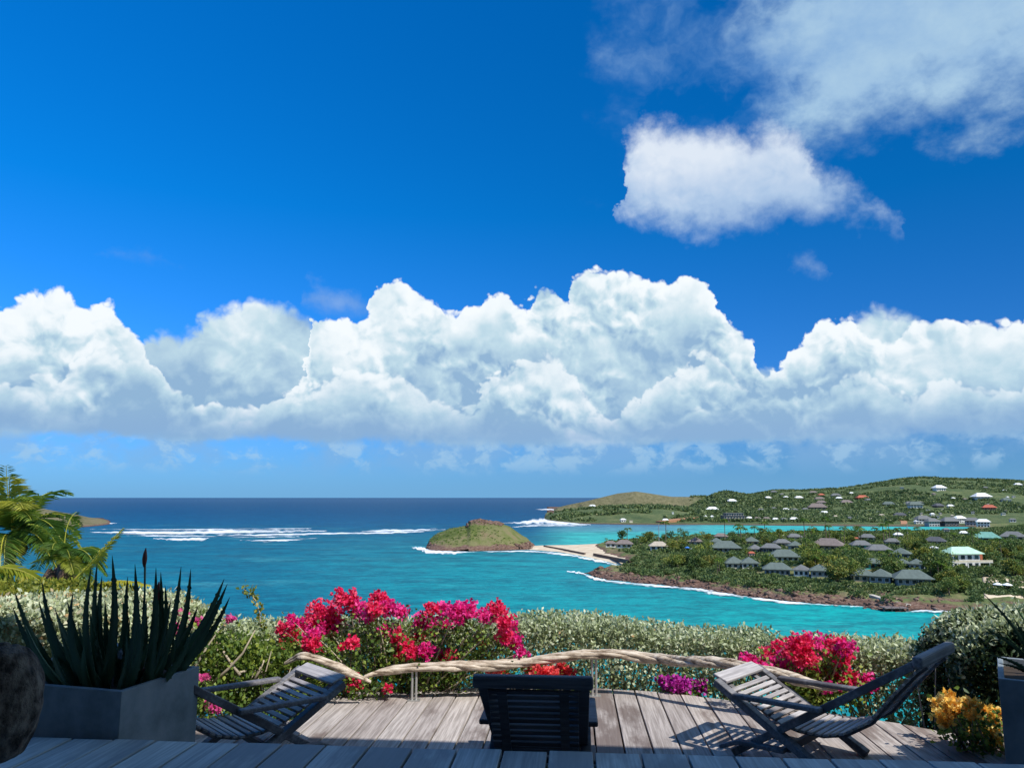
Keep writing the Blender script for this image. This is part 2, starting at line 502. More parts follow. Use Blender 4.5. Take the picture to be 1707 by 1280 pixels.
M['pink'] = foliage('pink_bract', [(0, (.58, .04, .22)), (.5, (.80, .10, .38)), (1, (.85, .35, .45))], .45, .5, 0)
M['palm_leaf'] = foliage('palm_leaf', [(0, (.04, .10, .015)), (.45, (.11, .21, .03)), (.8, (.28, .36, .045)), (1, (.52, .48, .07))], .35, .45, .15)
M['palm_yellow'] = foliage('palm_yellow', [(0, (.25, .30, .03)), (.5, (.42, .44, .05)), (1, (.55, .50, .10))], .35, .45, .1)
M['frond_dry'] = flat('dry_frond', (.16, .10, .07), .8)
M['tree_leaf'] = foliage('tree_leaf', [(0, (.045, .085, .022)), (.5, (.105, .175, .042)), (.85, (.18, .25, .065)), (1, (.30, .28, .09))], .3, .6, .42)
M['hill_leaf'] = foliage('hill_leaf', [(0, (.065, .105, .040)), (.4, (.105, .155, .055)), (.8, (.16, .21, .075)), (1, (.26, .25, .12))], .25, .6, 0)
M['bush_leaf'] = foliage('bush_leaf', [(0, (.050, .088, .028)), (.4, (.092, .145, .044)), (.8, (.15, .20, .060)), (1, (.27, .24, .11))], .25, .6, 0)


# ---------------------------------------------------------------- sea
def sea_fn(nt, b):
    p = pos(nt); x, y, z = sep(nt, p)
    big = nz(nt, vmath(nt, 'MULTIPLY', p, (.0045, .010, 0)), 1, 5, .6)
    ly = y.m('MAXIMUM', 1.0).m('LOGARITHM', 10.0) + (big - .5) * .16
    s_ = x / y.m('MAXIMUM', 1.0)
    t = (ly - 2.25) / 1.75                           # 178 m .. 10 km
    c = ramp(nt, t, [(0, (.000, .215, .235)), (.10, (.000, .205, .225)), (.19, (.002, .185, .215)), (.27, (.006, .185, .215)), (.345, (.006, .130, .175)), (.40, (.003, .085, .150)),
                     (.48, (.001, .066, .145)), (.62, (.002, .052, .125)), (.80, (.010, .056, .125)), (1, (.020, .070, .145))])
    lf = (1.0 - smooth(s_ + (big - .5) * .3, -.38, .02)) * (1.0 - smooth(y, 700, 1000))
    c = mixc(nt, lf * .75, c, (.000, .082, .150))
    rt = smooth(s_, .10, .34) * (1.0 - smooth(y, 280, 480))
    c = mixc(nt, rt * .75, c, (.000, .265, .26))
    lag = smooth(s_, .02, .09) * smooth(y, 640, 700) * (1.0 - smooth(y + (big - .5) * 250.0 - smooth(s_, .18, .30) * 400.0, 900, 1180))
    c = mixc(nt, lag * .9, c, (.035, .36, .33))
    far = smooth(s_, .02, .09) * (1.0 - smooth(s_, .20, .30)) * smooth(y, 860, 1000) * (1.0 - smooth(y, 1180, 1500))
    c = mixc(nt, far * .6, c, (.09, .20, .26))
    # seagrass and reef showing through
    reef = nz(nt, vmath(nt, 'ADD', vmath(nt, 'MULTIPLY', p, (.012, .020, 0)), (3, 9, 0)), 1, 6, .65)
    rm = smooth(reef, .50, .66) * smooth(y, 330, 560) * (1.0 - smooth(y, 1000, 1400))
    c = mixc(nt, rm * .50, c, (.012, .070, .10))
    pal = smooth(nz(nt, vmath(nt, 'ADD', vmath(nt, 'MULTIPLY', p, (.010, .022, 0)), (13, 2, 0)), 1, 6, .7), .53, .72)
    c = mixc(nt, pal * .40 * (1.0 - smooth(y, 1000, 1500)), c, (.06, .27, .29))
    # chop on swell: the waves' light and dark put into the water colour
    w1 = nz(nt, vmath(nt, 'MULTIPLY', p, (.085, .17, 0)), 1, 7, .68, dist=.4)
    w0 = nz(nt, vmath(nt, 'MULTIPLY', p, (.33, .50, 0)), 1, 4, .7, dist=.6)
    w2 = nz(nt, vmath(nt, 'MULTIPLY', p, (.02, .05, 0)), 1, 5, .62, dist=.3)
    ww = (w1 * .52 + w2 * .33 + (w0 - .5) * (1.0 - smooth(y, 250, 800)) * .45 - .425)
    c = vmath(nt, 'MULTIPLY', c, ramp(nt, (ww * 5.0 + .5).clamp(), [(0, (.55, .60, .66)), (.5, (1, 1, 1)), (1, (1.7, 1.42, 1.30))]))
    caps = smooth(nz(nt, vmath(nt, 'MULTIPLY', p, (.030, .075, 0)), 1, 8, .74), .66, .71) * smooth(y, 450, 1100)
    c = mixc(nt, caps * .75, c, (.55, .66, .70))
    bp = nt.nodes.new('ShaderNodeBump'); bp.inputs['Strength'].default_value = .75; bp.inputs['Distance'].default_value = 1.4
    link(nt, w1, bp.inputs['Height'])
    df = nt.nodes.new('ShaderNodeBsdfDiffuse'); link(nt, c, df.inputs[0]); link(nt, bp.outputs[0], df.inputs['Normal'])
    gl = nt.nodes.new('ShaderNodeBsdfGlossy'); gl.inputs['Roughness'].default_value = .28; link(nt, bp.outputs[0], gl.inputs['Normal'])
    gl.inputs[0].default_value = (.9, .95, 1, 1)
    fr = nt.nodes.new('ShaderNodeFresnel'); fr.inputs[0].default_value = 1.33; link(nt, bp.outputs[0], fr.inputs['Normal'])
    f = V(nt, fr.outputs[0]).m('MINIMUM', .10)
    mx = nt.nodes.new('ShaderNodeMixShader'); link(nt, f, mx.inputs[0])
    nt.links.new(df.outputs[0], mx.inputs[1]); nt.links.new(gl.outputs[0], mx.inputs[2])
    nt.links.new(mx.outputs[0], nt.nodes['Material Output'].inputs[0])
    return None


M['sea'] = mat('sea_water', sea_fn)
sea_me = MB()
ys = [-400, 100, 400, 1500, 6000, 30000, 90000]; xs = [-90000, -20000, -3000, 0, 3000, 20000, 90000]
sea_me.add([(x, y, 0) for y in ys for x in xs], [(j * 7 + i, j * 7 + i + 1, (j + 1) * 7 + i + 1, (j + 1) * 7 + i) for j in range(6) for i in range(6)])
tag(sea_me.build('sea', M['sea']), kind='structure')

# ---------------------------------------------------------------- landforms
CP = math.cos(PITCH)
def s_of(px): return (np.asarray(px, float) - 853.5) / FPX * CP


def npnoise(x, y, sc, oct=4, seed=0):
    "value noise, vectorised"
    out = np.zeros_like(x, float); amp = 1.0; tot = 0
    for o in range(oct):
        X_, Y_ = x * sc + 17.3 * o + seed, y * sc + 9.1 * o + seed * 1.7
        xi, yi = np.floor(X_), np.floor(Y_); fx, fy = X_ - xi, Y_ - yi
        fx, fy = fx * fx * (3 - 2 * fx), fy * fy * (3 - 2 * fy)
        def h(a, b_): 
            v = np.sin(a * 127.1 + b_ * 311.7 + seed) * 43758.5453; return v - np.floor(v)
        v = (h(xi, yi) * (1 - fx) + h(xi + 1, yi) * fx) * (1 - fy) + (h(xi, yi + 1) * (1 - fx) + h(xi + 1, yi + 1) * fx) * fy
        out += v * amp; tot += amp; amp *= .5; sc *= 2.03
    return out / tot - .5


def sst(x, a, b): 
    t = np.clip((x - a) / (b - a), 0, 1); return t * t * (3 - 2 * t)


def poly_sd(x, y, poly):
    "signed distance to a polygon, positive inside"
    d = np.full(x.shape, 1e9); ins = np.zeros(x.shape, bool); n = len(poly)
    for i in range(n):
        ax, ay = poly[i]; bx, by = poly[(i + 1) % n]
        ex, ey = bx - ax, by - ay; wx, wy = x - ax, y - ay
        t = np.clip((wx * ex + wy * ey) / (ex * ex + ey * ey + 1e-9), 0, 1)
        d = np.minimum(d, np.hypot(wx - ex * t, wy - ey * t))
        c = ((ay <= y) & (by > y)) | ((ay > y) & (by <= y))
        ins ^= c & (x < ax + (y - ay) / (by - ay + 1e-12) * ex)
    return np.where(ins, d, -d)


def shore(pts): return [tuple(on_z(px, py, 0)[:2]) for px, py in pts]


PEN = shore([(974, 955), (990, 961), (1020, 967), (1045, 970), (1060, 973), (1100, 974), (1125, 979), (1160, 981), (1200, 988), (1230, 992), (1262, 996), (1300, 1002), (1340, 1005), (1380, 1008),
             (1430, 1010), (1462, 1016), (1500, 1020), (1530, 1017), (1580, 1019), (1640, 1022), (1707, 1026), (1900, 1034), (2250, 1040),
             (2250, 874), (1707, 874), (1635, 876), (1612, 884), (1580, 889), (1500, 892), (1420, 893), (1330, 893), (1240, 894), (1180, 897), (1100, 901), (1040, 903), (1000, 906), (985, 912),
             (1000, 925), (1040, 936), (1052, 943), (1010, 949)])
BEA = shore([(850, 915.5), (890, 916.5), (930, 919.5), (960, 925), (985, 930), (1012, 936), (1040, 943), (1070, 950), (1110, 930), (1060, 906), (1000, 906), (950, 908.5), (905, 909.5), (870, 910), (845, 911)])


def h_pen(x, y):
    sd = poly_sd(x, y, PEN) + npnoise(x, y, .05, 4, 3) * 7
    n = npnoise(x, y, .16, 4, 1)
    rock = sst(sd, 0, 7) * 2.6 * (1 + n * 1.3) * (1 - sst(sd, 16, 40) * .4)
    south = sst(y, 200, 500)
    return np.where(sd > 0, rock + 5.6 * sst(sd, 8, 95) + 1.6 * sst(x / y, .15, .45) * sst(sd, 30, 140) + npnoise(x, y, .03, 3, 5) * 1.5 * sst(sd, 10, 40), np.maximum(-3, sd * .4))


def h_bea(x, y):
    sd = poly_sd(x, y, BEA)
    return np.where(sd > 0, .1 + 1.3 * sst(sd, 0, 18) + npnoise(x, y, .1, 3, 2) * .3, np.maximum(-2, sd * .3))


def crest(sil_px, Yc, front, back, shore_px, rough=1.0, p=.9):
    S = s_of([q[0] for q in sil_px]); Z_ = np.array([on_y(q[0], q[1], Yc).z for q in sil_px])
    Ss = s_of([q[0] for q in shore_px]); Yf = np.array([on_z(q[0], q[1], 0).y for q in shore_px])
    def f(x, y):
        s = x / y; zc = np.interp(s, S, Z_, left=-6, right=-6); yf = np.interp(s, Ss, Yf) if front is None else np.interp(s, Ss, Yf) + front
        yf = np.minimum(yf, Yc - 40)
        up = sst(y + npnoise(x, y, .02, 3, 4) * 20, yf, Yc) ** p
        dn = 1 - sst(y, Yc, Yc + back)
        n = npnoise(x, y, .006, 5, 8) * 18 + npnoise(x, y, .03, 4, 6) * 6
        h = zc * up * dn + n * rough * sst(up * dn, .02, .5) * np.clip(zc / 40, 0, 1) * (1 - .75 * sst(up * dn, .7, 1)) + .5 * sst(y, yf, yf + 12)
        h = np.where(y < yf, np.maximum(-4, (y - yf) * .1), h)
        k = sst(zc, 0, 7); return h * k - 2.5 * (1 - k)
    return f


SH = [(860, 866), (905, 866), (925, 869.5), (960, 873), (1050, 874.5), (1200, 875), (1400, 877), (1600, 878), (1707, 880), (2300, 884)]
SH2 = [(860, 850), (905, 852), (935, 851), (970, 853), (2300, 858)]
HILLS = [
    crest([(894, 872), (903, 865), (908, 861), (925, 855), (960, 850), (1000, 847), (1050, 844), (1100, 845), (1150, 848), (1200, 850), (1290, 852), (1400, 855), (2300, 850)], 1520, None, 500, SH, .6, .8),
    crest([(914, 858), (924, 850), (930, 846), (945, 842), (975, 836), (1000, 830), (1030, 822.5), (1060, 819), (1090, 823.5), (1120, 828), (1185, 828), (1210, 834), (1300, 850)], 2300, None, 700, SH2, .55, .7),
    crest([(1120, 858), (1150, 845), (1175, 834), (1190, 826), (1205, 821.5), (1215, 820.5), (1238, 824), (1270, 832), (1330, 842), (1500, 850), (1550, 860)], 1780, 240, 500, SH, .8, .8),
    crest([(1170, 850), (1185, 829), (1230, 827), (1262, 823), (1290, 818), (1340, 818), (1400, 815), (1440, 810), (1480, 803.5), (1520, 797.5), (1545, 796.5), (1600, 799), (1670, 800.5), (1707, 803), (1850, 812), (2300, 825)], 2500, 20, 900, SH, .9, 1.25),
]
def h_hills(x, y): return np.max([f(x, y) for f in HILLS], 0)


h_islet = crest([(700, 918), (706, 914), (716, 900), (730, 890), (750, 882), (779, 877), (785, 869), (800, 866.5), (830, 871), (850, 878), (870, 893), (885, 901), (900, 908), (915, 913), (930, 918)],
                665, None, 70, [(700, 914.5), (712, 917.5), (740, 919), (780, 919), (850, 917), (880, 915.5), (930, 915)], .55, .45)
h_left = crest([(-300, 825), (-60, 832), (0, 836), (40, 841), (60, 845), (80, 849), (100, 853), (130, 858), (150, 863), (175, 867), (195, 870.5), (205, 874), (214, 880)],
               1230, None, 300, [(-300, 886), (0, 884), (100, 881), (150, 878), (195, 873.5), (205, 873)], .6, .6)
H_ALL = [h_pen, h_bea, h_hills]


def hit(px, py, fns=None, y0=260, y1=3200):
    "where the ray through a pixel of the photograph meets the land"
    d = ray(px, py); Y_ = np.geomspace(y0, y1, 2600); X_ = Y_ * d.x / d.y; Z_ = EYE + Y_ * d.z / d.y
    H = np.max([f(X_, Y_) for f in (fns or H_ALL)], 0); k = np.argmax((H >= Z_) & (H > .1))
    if not H[k] >= Z_[k]: return None
    return Vector((X_[k], Y_[k], H[k]))


def polar_land(name, fn, px0, px1, nx, y0, y1, ny, m):
    S, Y_ = np.meshgrid(np.linspace(s_of(px0), s_of(px1), nx), np.geomspace(y0, y1, ny)); X_ = S * Y_
    Z_ = fn(X_, Y_); VV = np.stack([X_, Y_, Z_], -1).reshape(-1, 3)
    i = np.arange((nx - 1) * (ny - 1)); j = i // (nx - 1) * nx + i % (nx - 1)
    FF = np.stack([j, j + 1, j + nx + 1, j + nx], 1)
    keep = (Z_.ravel()[FF].max(1) > -1.5); FF = FF[keep]
    used, inv = np.unique(FF, return_inverse=True)
    o = link_mesh(name, np_mesh(name, VV[used], inv.reshape(FF.shape), m, smooth=True))
    return tag(o, kind='structure')


def land_fn(kind):
    def fn(nt, b):
        p = pos(nt); x, y, z = sep(nt, p)
        n1 = nz(nt, vmath(nt, 'SCALE', p, scale=.02), 1, 6, .62); n2 = nz(nt, vmath(nt, 'SCALE', p, scale=.11), 1, 6, .65); n3 = nz(nt, vmath(nt, 'MULTIPLY', p, (.5, .5, 1.6)), 1, 6, .7)
        rockc = ramp(nt, n3, [(.3, (.050, .030, .024)), (.5, (.145, .085, .064)), (.68, (.25, .175, .135))])
        if kind == 'pen': g = [(.36, (.065, .100, .036)), (.50, (.11, .145, .050)), (.60, (.19, .16, .085)), (.72, (.14, .19, .06))]
        elif kind == 'far': g = [(.34, (.045, .072, .035)), (.48, (.078, .110, .045)), (.58, (.13, .150, .065)), (.70, (.19, .155, .10))]
        elif kind == 'dry': g = [(.34, (.085, .085, .040)), (.50, (.145, .130, .070)), (.66, (.19, .155, .095))]
        else: g = [(.34, (.055, .072, .025)), (.46, (.105, .125, .035)), (.56, (.165, .155, .070)), (.68, (.19, .13, .08))]
        green = ramp(nt, n1 * .5 + n2 * .5, g)
        if kind == 'far':
            s_ = x / y
            dry = (1.0 - smooth(s_ + (n1 - .5) * .12, .22, .29)) * smooth(y, 1650, 1850)
            green = mixc(nt, dry * .85, green, ramp(nt, n2, [(.35, (.105, .098, .05)), (.6, (.19, .165, .095))]))
            dk = smooth(s_, .245, .27) * (1.0 - smooth(s_, .33, .37)) * (1.0 - smooth(y, 1850, 2000)) * smooth(y, 1300, 1500)
            green = mixc(nt, dk * .7, green, (.030, .048, .026))
        lim = {'pen': 2.3, 'far': .9, 'dry': 1.6, 'islet': 4.0}[kind]
        rm = 1.0 - smooth(z + (n2 - .5) * {'far': 1.2, 'islet': 9.0, 'pen': 5.0, 'dry': 4.0}[kind], lim - .6, lim + .8)
        if kind == 'islet': rm = rm.m('MAXIMUM', smooth(z + (n2 - .5) * 6.0, 18.5, 20.5) * .9)
        c = mixc(nt, rm, green, rockc)
        c = mixc(nt, 1.0 - smooth(z, .15, .7), c, (.05, .032, .028))
        bump(nt, b, n3, .9, .8 if kind != 'far' else 2.0)
        return c
    return mat('land_' + kind, fn, .95, .1)


for k in ('pen', 'far', 'dry', 'islet'): M['land_' + k] = land_fn(k)
M['sand'] = mat('sand', lambda nt, b: (bump(nt, b, nz(nt, pos(nt), 1.2, 5, .6), .4, .2), ramp(nt, nz(nt, pos(nt), .12, 6, .6), [(.35, (.46, .36, .25)), (.65, (.62, .52, .38))]))[1], .9, .1)
polar_land('peninsula', h_pen, 930, 2000, 560, 275, 1240, 330, M['land_pen'])
polar_land('beach', h_bea, 835, 1120, 160, 480, 760, 90, M['sand'])
polar_land('hills', h_hills, 880, 2150, 620, 1080, 3400, 230, M['land_far'])
polar_land('islet', h_islet, 690, 935, 260, 600, 745, 110, M['land_islet'])
polar_land('headland', h_left, -250, 215, 160, 1080, 1560, 60, M['land_dry'])

# the hillside the terrace stands on
def h_slope(x, y):
    return DECK - .50 - (np.maximum(y, 7.5) - 7.5) * .42 - 2.2 * sst(y, 7.5, 10) + np.maximum(0, -x - 9) * .06 + npnoise(x, y, .15, 4, 2) * 1.4 * sst(y, 9, 14)
gx, gy = np.meshgrid(np.linspace(-75, 60, 90), np.concatenate([np.linspace(-12, 7, 12), np.linspace(8, 110, 70)]))
gz = h_slope(gx, gy); i = np.arange(89 * 81); j = i // 89 * 90 + i % 89
o = link_mesh('hillside', np_mesh('hillside', np.stack([gx, gy, gz], -1).reshape(-1, 3), np.stack([j, j + 1, j + 91, j + 90], 1), M['land_pen'], smooth=True)); tag(o, kind='structure')

# ---------------------------------------------------------------- surf
def foam_fn(nt, b):
    p = pos(nt)
    n = nz(nt, vmath(nt, 'MULTIPLY', p, (.07, .09, 0)), 1, 8, .72, dist=.5)
    t = attr(nt, 'tone')
    n2 = nz(nt, vmath(nt, 'MULTIPLY', p, (.012, .05, 0)), 1, 6, .7)
    a = smooth(n + t * .34 + (n2 - .5) * 1.3, .56, .86) * .93
    tr = nt.nodes.new('ShaderNodeBsdfTransparent'); mx = nt.nodes.new('ShaderNodeMixShader'); link(nt, a, mx.inputs[0])
    nt.links.new(tr.outputs[0], mx.inputs[1]); nt.links.new(b.outputs[0], mx.inputs[2]); nt.links.new(mx.outputs[0], nt.nodes['Material Output'].inputs[0])
    return (.80, .84, .86)
M['foam'] = mat('foam', foam_fn, .8, .1)


def surf(pts, dens=1.0, sub=10):
    "a band of white water; pts are (px, py, half width in px)"
    C_ = []
    for (a, b_) in zip(pts, pts[1:]):
        for k in range(sub): t = k / sub; C_.append([a[q] * (1 - t) + b_[q] * t for q in range(3)])
    C_.append(list(pts[-1])); VV, FF, T = [], [], []
    for i, (px, py, w) in enumerate(C_):
        jit = (mnoise.noise(Vector((px * .13, py, 1))) + .5 * mnoise.noise(Vector((px * .4, py, 4)))) * w * .5
        endf = min(1, 3.5 * min(i, len(C_) - 1 - i) / len(C_) + .12)
        for q, t in ((-1, -.15), (-.5, .6), (0, 1.0), (.5, .7), (1, -.15)):
            v = on_z(px, py + q * w * endf + jit, 0); v.z = .12 + .5 * (1 - q * q)
            VV.append(v); T.append(t * dens * (.55 + .45 * endf))
    for i in range(len(C_) - 1):
        for q in range(4): a = i * 5 + q; FF.append((a, a + 1, a + 6, a + 5))
    me = np_mesh('surf', np.array([tuple(v) for v in VV]), np.array(FF), M['foam'], np.array(T))
    tag(link_mesh('surf', me), kind='structure')


surf([(150, 887, 3), (200, 888, 4), (280, 888.5, 4), (380, 887, 4.5), (470, 885.5, 4), (545, 885, 3)], 1.0)
surf([(255, 898, 1.5), (300, 899.5, 2.8), (335, 899, 4), (350, 897, 1.5)], 1.0)
surf([(345, 893, 1.5), (400, 893, 2), (480, 891, 2), (570, 889, 2.2), (640, 888, 2.2), (700, 886, 2.5), (745, 882, 2.5)], .85)
surf([(400, 901, 1.5), (440, 902, 2.5), (500, 899, 1.5), (540, 897, 1.2)], .6)
surf([(200, 893, 1), (300, 893.5, 1.6), (420, 896, 1.4), (520, 894, 1)], .6)
surf([(150, 882, 1), (260, 883, 1.4), (400, 882, 1.2), (520, 881, 1)], .7)
surf([(590, 887, 1.5), (640, 884, 2.5), (690, 884.5, 2), (730, 881, 1.8)], .85)
surf([(145, 874, 1.5), (165, 872.5, 2.5), (195, 872, 1.2)], 1.1)
surf([(838, 872, 1.5), (870, 871.5, 3), (900, 868, 6), (925, 870, 5), (960, 873.5, 3.5), (985, 875, 2)], 1.15)
surf([(850, 879, 1.5), (890, 876, 3), (930, 875, 2.5), (970, 877, 1)], .85)
surf([(893, 849, 1), (915, 849, 1.8), (940, 850, 1)], 1.0)
surf([(955, 849.5, 1), (975, 849.8, 1.4), (990, 850, .8)], 1.0)
surf([(685, 912, 3), (697, 914, 5), (712, 918, 4.5), (735, 921, 3), (765, 921, 2.5), (790, 920.5, 1)], 1.1)
surf([(770, 920.5, 1), (830, 920, 1.8), (870, 919, 1.5), (900, 920.5, 2), (935, 924, 2.5), (965, 929, 2.5), (995, 935, 2.5), (1025, 942, 3), (1040, 947, 2)], 1.05)
surf([(945, 953, 3), (965, 955, 5), (985, 963, 5), (1010, 969, 3.5), (1050, 974, 3), (1090, 977, 2.5), (1130, 981, 3), (1160, 983, 4), (1190, 989, 5), (1225, 994, 4), (1255, 998, 2.5),
      (1300, 1004, 2.5), (1345, 1008, 2.5), (1400, 1011, 2), (1440, 1013, 2.5), (1465, 1019, 2)], 1.02, 8)
surf([(1510, 1022, 1.5), (1535, 1019.5, 2.2), (1580, 1021, 2), (1640, 1024, 1.5)], .9)
surf([(1080, 913, .6), (1150, 909, .8), (1200, 906, .6)], .3)

# ---------------------------------------------------------------- undergrowth and far woods (nobody could count these)
def scatter(fn, px0, px1, y0, y1, n, mask=None):
    s = RNG.uniform(s_of(px0), s_of(px1), n * 2); y = np.exp(RNG.uniform(np.log(y0), np.log(y1), n * 2)); x = s * y
    z = fn(x, y); ok = z > 2.6
    if mask is not None: ok &= mask(x, y, z)
    return np.stack([x, y, z], 1)[ok][:n]


def clumps(P, r, n, l, name, m, squash=.7):
    "low bushes: n leaf clusters on each dome of radius r"
    k = len(P); r = np.broadcast_to(r, k)
    d = RNG.normal(size=(k, n, 3)); d[..., 2] = np.abs(d[..., 2]); d /= np.linalg.norm(d, axis=2, keepdims=True)
    rr = RNG.uniform(.72, 1.0, (k, n, 1)) * r[:, None, None]
    Q = P[:, None, :] + d * rr * np.array([1, 1, squash])
    t = np.clip(np.repeat(RNG.random(k), n) * .65 + RNG.random(k * n) * .35, 0, 1)
    L = np.repeat(r, n) * l
    VV, FF, T = cards(Q.reshape(-1, 3), L, L * .8, out=d.reshape(-1, 3) * .8, fold=.2, tone=t)
    VV = VV - np.repeat(d.reshape(-1, 3), 4, 0) * np.repeat(L, 4)[:, None] * .4
    return tag(link_mesh(name, np_mesh(name, VV, FF, m, T)), kind='stuff')


def inland(x, y, z):
    sd = poly_sd(x, y, PEN); d = npnoise(x, y, .012, 3, 21)
    beach = (x / y > s_of(1622)) & (sd < 30)
    return (sd > 12 + npnoise(x, y, .05, 3, 2) * 14) & (d > -.26) & ~beach
P = scatter(h_pen, 985, 1740, 285, 1000, 9000, inland)
clumps(P, RNG.uniform(1.0, 2.6, len(P)) * (.6 + P[:, 1] / 900), 30, .55, 'shrubs', M['bush_leaf'])
def fringe(x, y, z):
    sd = poly_sd(x, y, PEN) + npnoise(x, y, .06, 3, 7) * 10
    return (sd > 5.0) & (sd < 46) & (y < 520) & ~((x / y > s_of(1615)) & (sd < 34)) & (npnoise(x, y, .035, 3, 2) > -.24)
P = scatter(h_pen, 1040, 1740, 280, 500, 3200, fringe)
clumps(P, RNG.uniform(1.3, 2.9, len(P)), 52, .42, 'shrubs', M['bush_leaf'], .85)
def hillmask(x, y, z): return (npnoise(x, y, .006, 4, 31) > -.10) & ((x / y > .235) | (y < 1560) & (npnoise(x, y, .01, 3, 12) > .02))
P = scatter(h_hills, 900, 1900, 1180, 2650, 9000, hillmask)
clumps(P, RNG.uniform(3.5, 8.5, len(P)), 14, .75, 'hill_woods', M['hill_leaf'], .5)
P = scatter(h_islet, 705, 915, 610, 670, 420, lambda x, y, z: (z > 4) & (npnoise(x, y, .04, 3, 4) > -.06))
clumps(P, RNG.uniform(.5, 1.1, len(P)), 18, .6, 'islet_scrub', M['green_leaf'], .6)

# shore rocks
def rock_mesh(name, m, seed, sub=2, sq=.6, am=1.0):
    bm = bmesh.new(); bmesh.ops.create_icosphere(bm, subdivisions=sub, radius=1)
    for v in bm.verts:
        n = mnoise.fractal(v.co * 1.1 + Vector((seed * 9.1, seed, 0)), .8, 2, 4); q = mnoise.cell(v.co * 1.6 + Vector((seed, 0, 3)))
        v.co *= 1 + (n * .35 + q * .18 * (am > .5)) * am; v.co.z *= sq
    me = bpy.data.meshes.new(name); bm.to_mesh(me); bm.free(); me.materials.append(m); return me
M['rock'] = mat('shore_rock', lambda nt, b: mixc(nt, orand(nt) * .2, ramp(nt, nz(nt, vmath(nt, 'SCALE', pos(nt), scale=.35), 1, 7, .7), [(.32, (.055, .032, .025)), (.5, (.15, .09, .068)), (.68, (.28, .20, .155))]), (.1, .07, .06)), .95, .1)
bases = []
for k in range(5):
    me = rock_mesh('rock', M['rock'], k + 1, 1); vv = np.array([v.co[:] for v in me.vertices]); ff = np.array([p.vertices[:] for p in me.polygons]); bases.append((vv, ff)); bpy.data.meshes.remove(me)
VV, FF, c_ = [], [], 0
def add_rock(x, y, z, r, fl=1.0):
    global c_
    b = bases[int(RNG.integers(5))]; a = RNG.uniform(0, 6.28); R = np.array([[math.cos(a), -math.sin(a), 0], [math.sin(a), math.cos(a), 0], [0, 0, 1]])
    VV.append((b[0] * np.array([r * fl, r * .8, r])) @ R.T + np.array([x, y, z])); FF.append(b[1] + c_); c_ += len(b[0])
for i in range(len(PEN)):
    (ax, ay), (bx, by) = PEN[i], PEN[(i + 1) % len(PEN)]
    if ay > 640 or i > 17: continue
    L = math.hypot(bx - ax, by - ay)
    nx_, ny_ = (by - ay) / L, -(bx - ax) / L
    for k in range(int(L * 3.2)):
        t = RNG.random(); d = RNG.uniform(-2, 12); x, y = ax + (bx - ax) * t - nx_ * d, ay + (by - ay) * t - ny_ * d
        z = float(h_pen(np.array([x]), np.array([y]))[0])
        if z > 6.5 or z < -1.8: continue
        add_rock(x, y, max(z, -.2), RNG.uniform(.25, 1.0) * (1.8 if RNG.random() < .08 else 1), RNG.uniform(1, 2.2))
for k in range(700):
    s = s_of(RNG.uniform(704, 905)); y = RNG.uniform(618, 650); x = s * y; z = float(h_islet(np.array([x]), np.array([y]))[0])
    if -1 < z < 4.5: add_rock(x, y, z, RNG.uniform(.6, 1.9), 1.4)
for k in range(160):
    s = s_of(RNG.uniform(778, 836)); y = RNG.uniform(645, 668); x = s * y; z = float(h_islet(np.array([x]), np.array([y]))[0])
    if z > 15.5: add_rock(x, y, z, RNG.uniform(.6, 1.9), 1.6)
tag(link_mesh('shore_rocks', np_mesh('shore_rocks', np.concatenate(VV), np.concatenate(FF), M['rock'])), kind='stuff')

# seawall behind the little beach, paths, quay
M['stone_wall'] = flat('stone_wall', (.13, .085, .065), .9, .3, 1.2)
M['paving'] = flat('paving', (.50, .45, .38), .9, .15, 1.5)
M['earth'] = flat('red_earth', (.38, .19, .10), .95, .3, .4)
def wall_line(name, pts, h, w, m, parent=None):
    mb = MB(); q = [hit(*p) or on_z(*p, .6) for p in pts]
    for a, b in zip(q, q[1:]): mb.bar((a.x, a.y, a.z + h / 2 - .4), (b.x, b.y, b.z + h / 2 - .4), w, h + .8)
    return mb.build(name, m, parent)
o = wall_line('seawall', [(907, 911), (940, 917), (975, 924)], 1.1, 1.2, M['stone_wall']); tag(o, 'dark stone seawall along the back of the little sand spit beach', 'seawall')
o = wall_line('seawall', [(990, 926), (1020, 932), (1050, 938)], 1.7, 1.2, M['stone_wall']); tag(o, 'dark stone seawall between the sand spit and the bungalows point', 'seawall')
o = wall_line('path', [(1452, 992), (1475, 999), (1500, 1005), (1516, 1008)], .3, 2.0, M['paving']); tag(o, kind='structure')
o = wall_line('quay', [(1100, 871.5), (1125, 868.5), (1165, 864)], 3.0, 16.0, M['earth']); tag(o, kind='structure')
o = wall_line('road', [(1477, 857), (1492, 864), (1507, 869), (1507, 874)], .6, 9.0, M['earth']); tag(o, kind='structure')
# bathing platform on the rocks
pf = empty('bathing_platform', on_z(1490, 1013, 0)); tag(pf, 'weathered grey bathing platform resting on the rocks at the bay shore', 'platform')
mb = MB(); a, b = on_z(1470, 1012, 1.3), on_z(1509, 1012, 1.3)
mb.bar(Vector((a.x, a.y, 1.3)) - pf.location, Vector((b.x, b.y, 1.3)) - pf.location, 4.5, .35); mb.build('deck_slab', M['plank_dark'], pf)
for k in range(4):
    c = (a * (1 - k / 3) + b * (k / 3)) - pf.location; MB().box((c.x, c.y - 1.6, .45), (.5, .5, 2.2)).build('pile', M['concrete_dark'], pf)
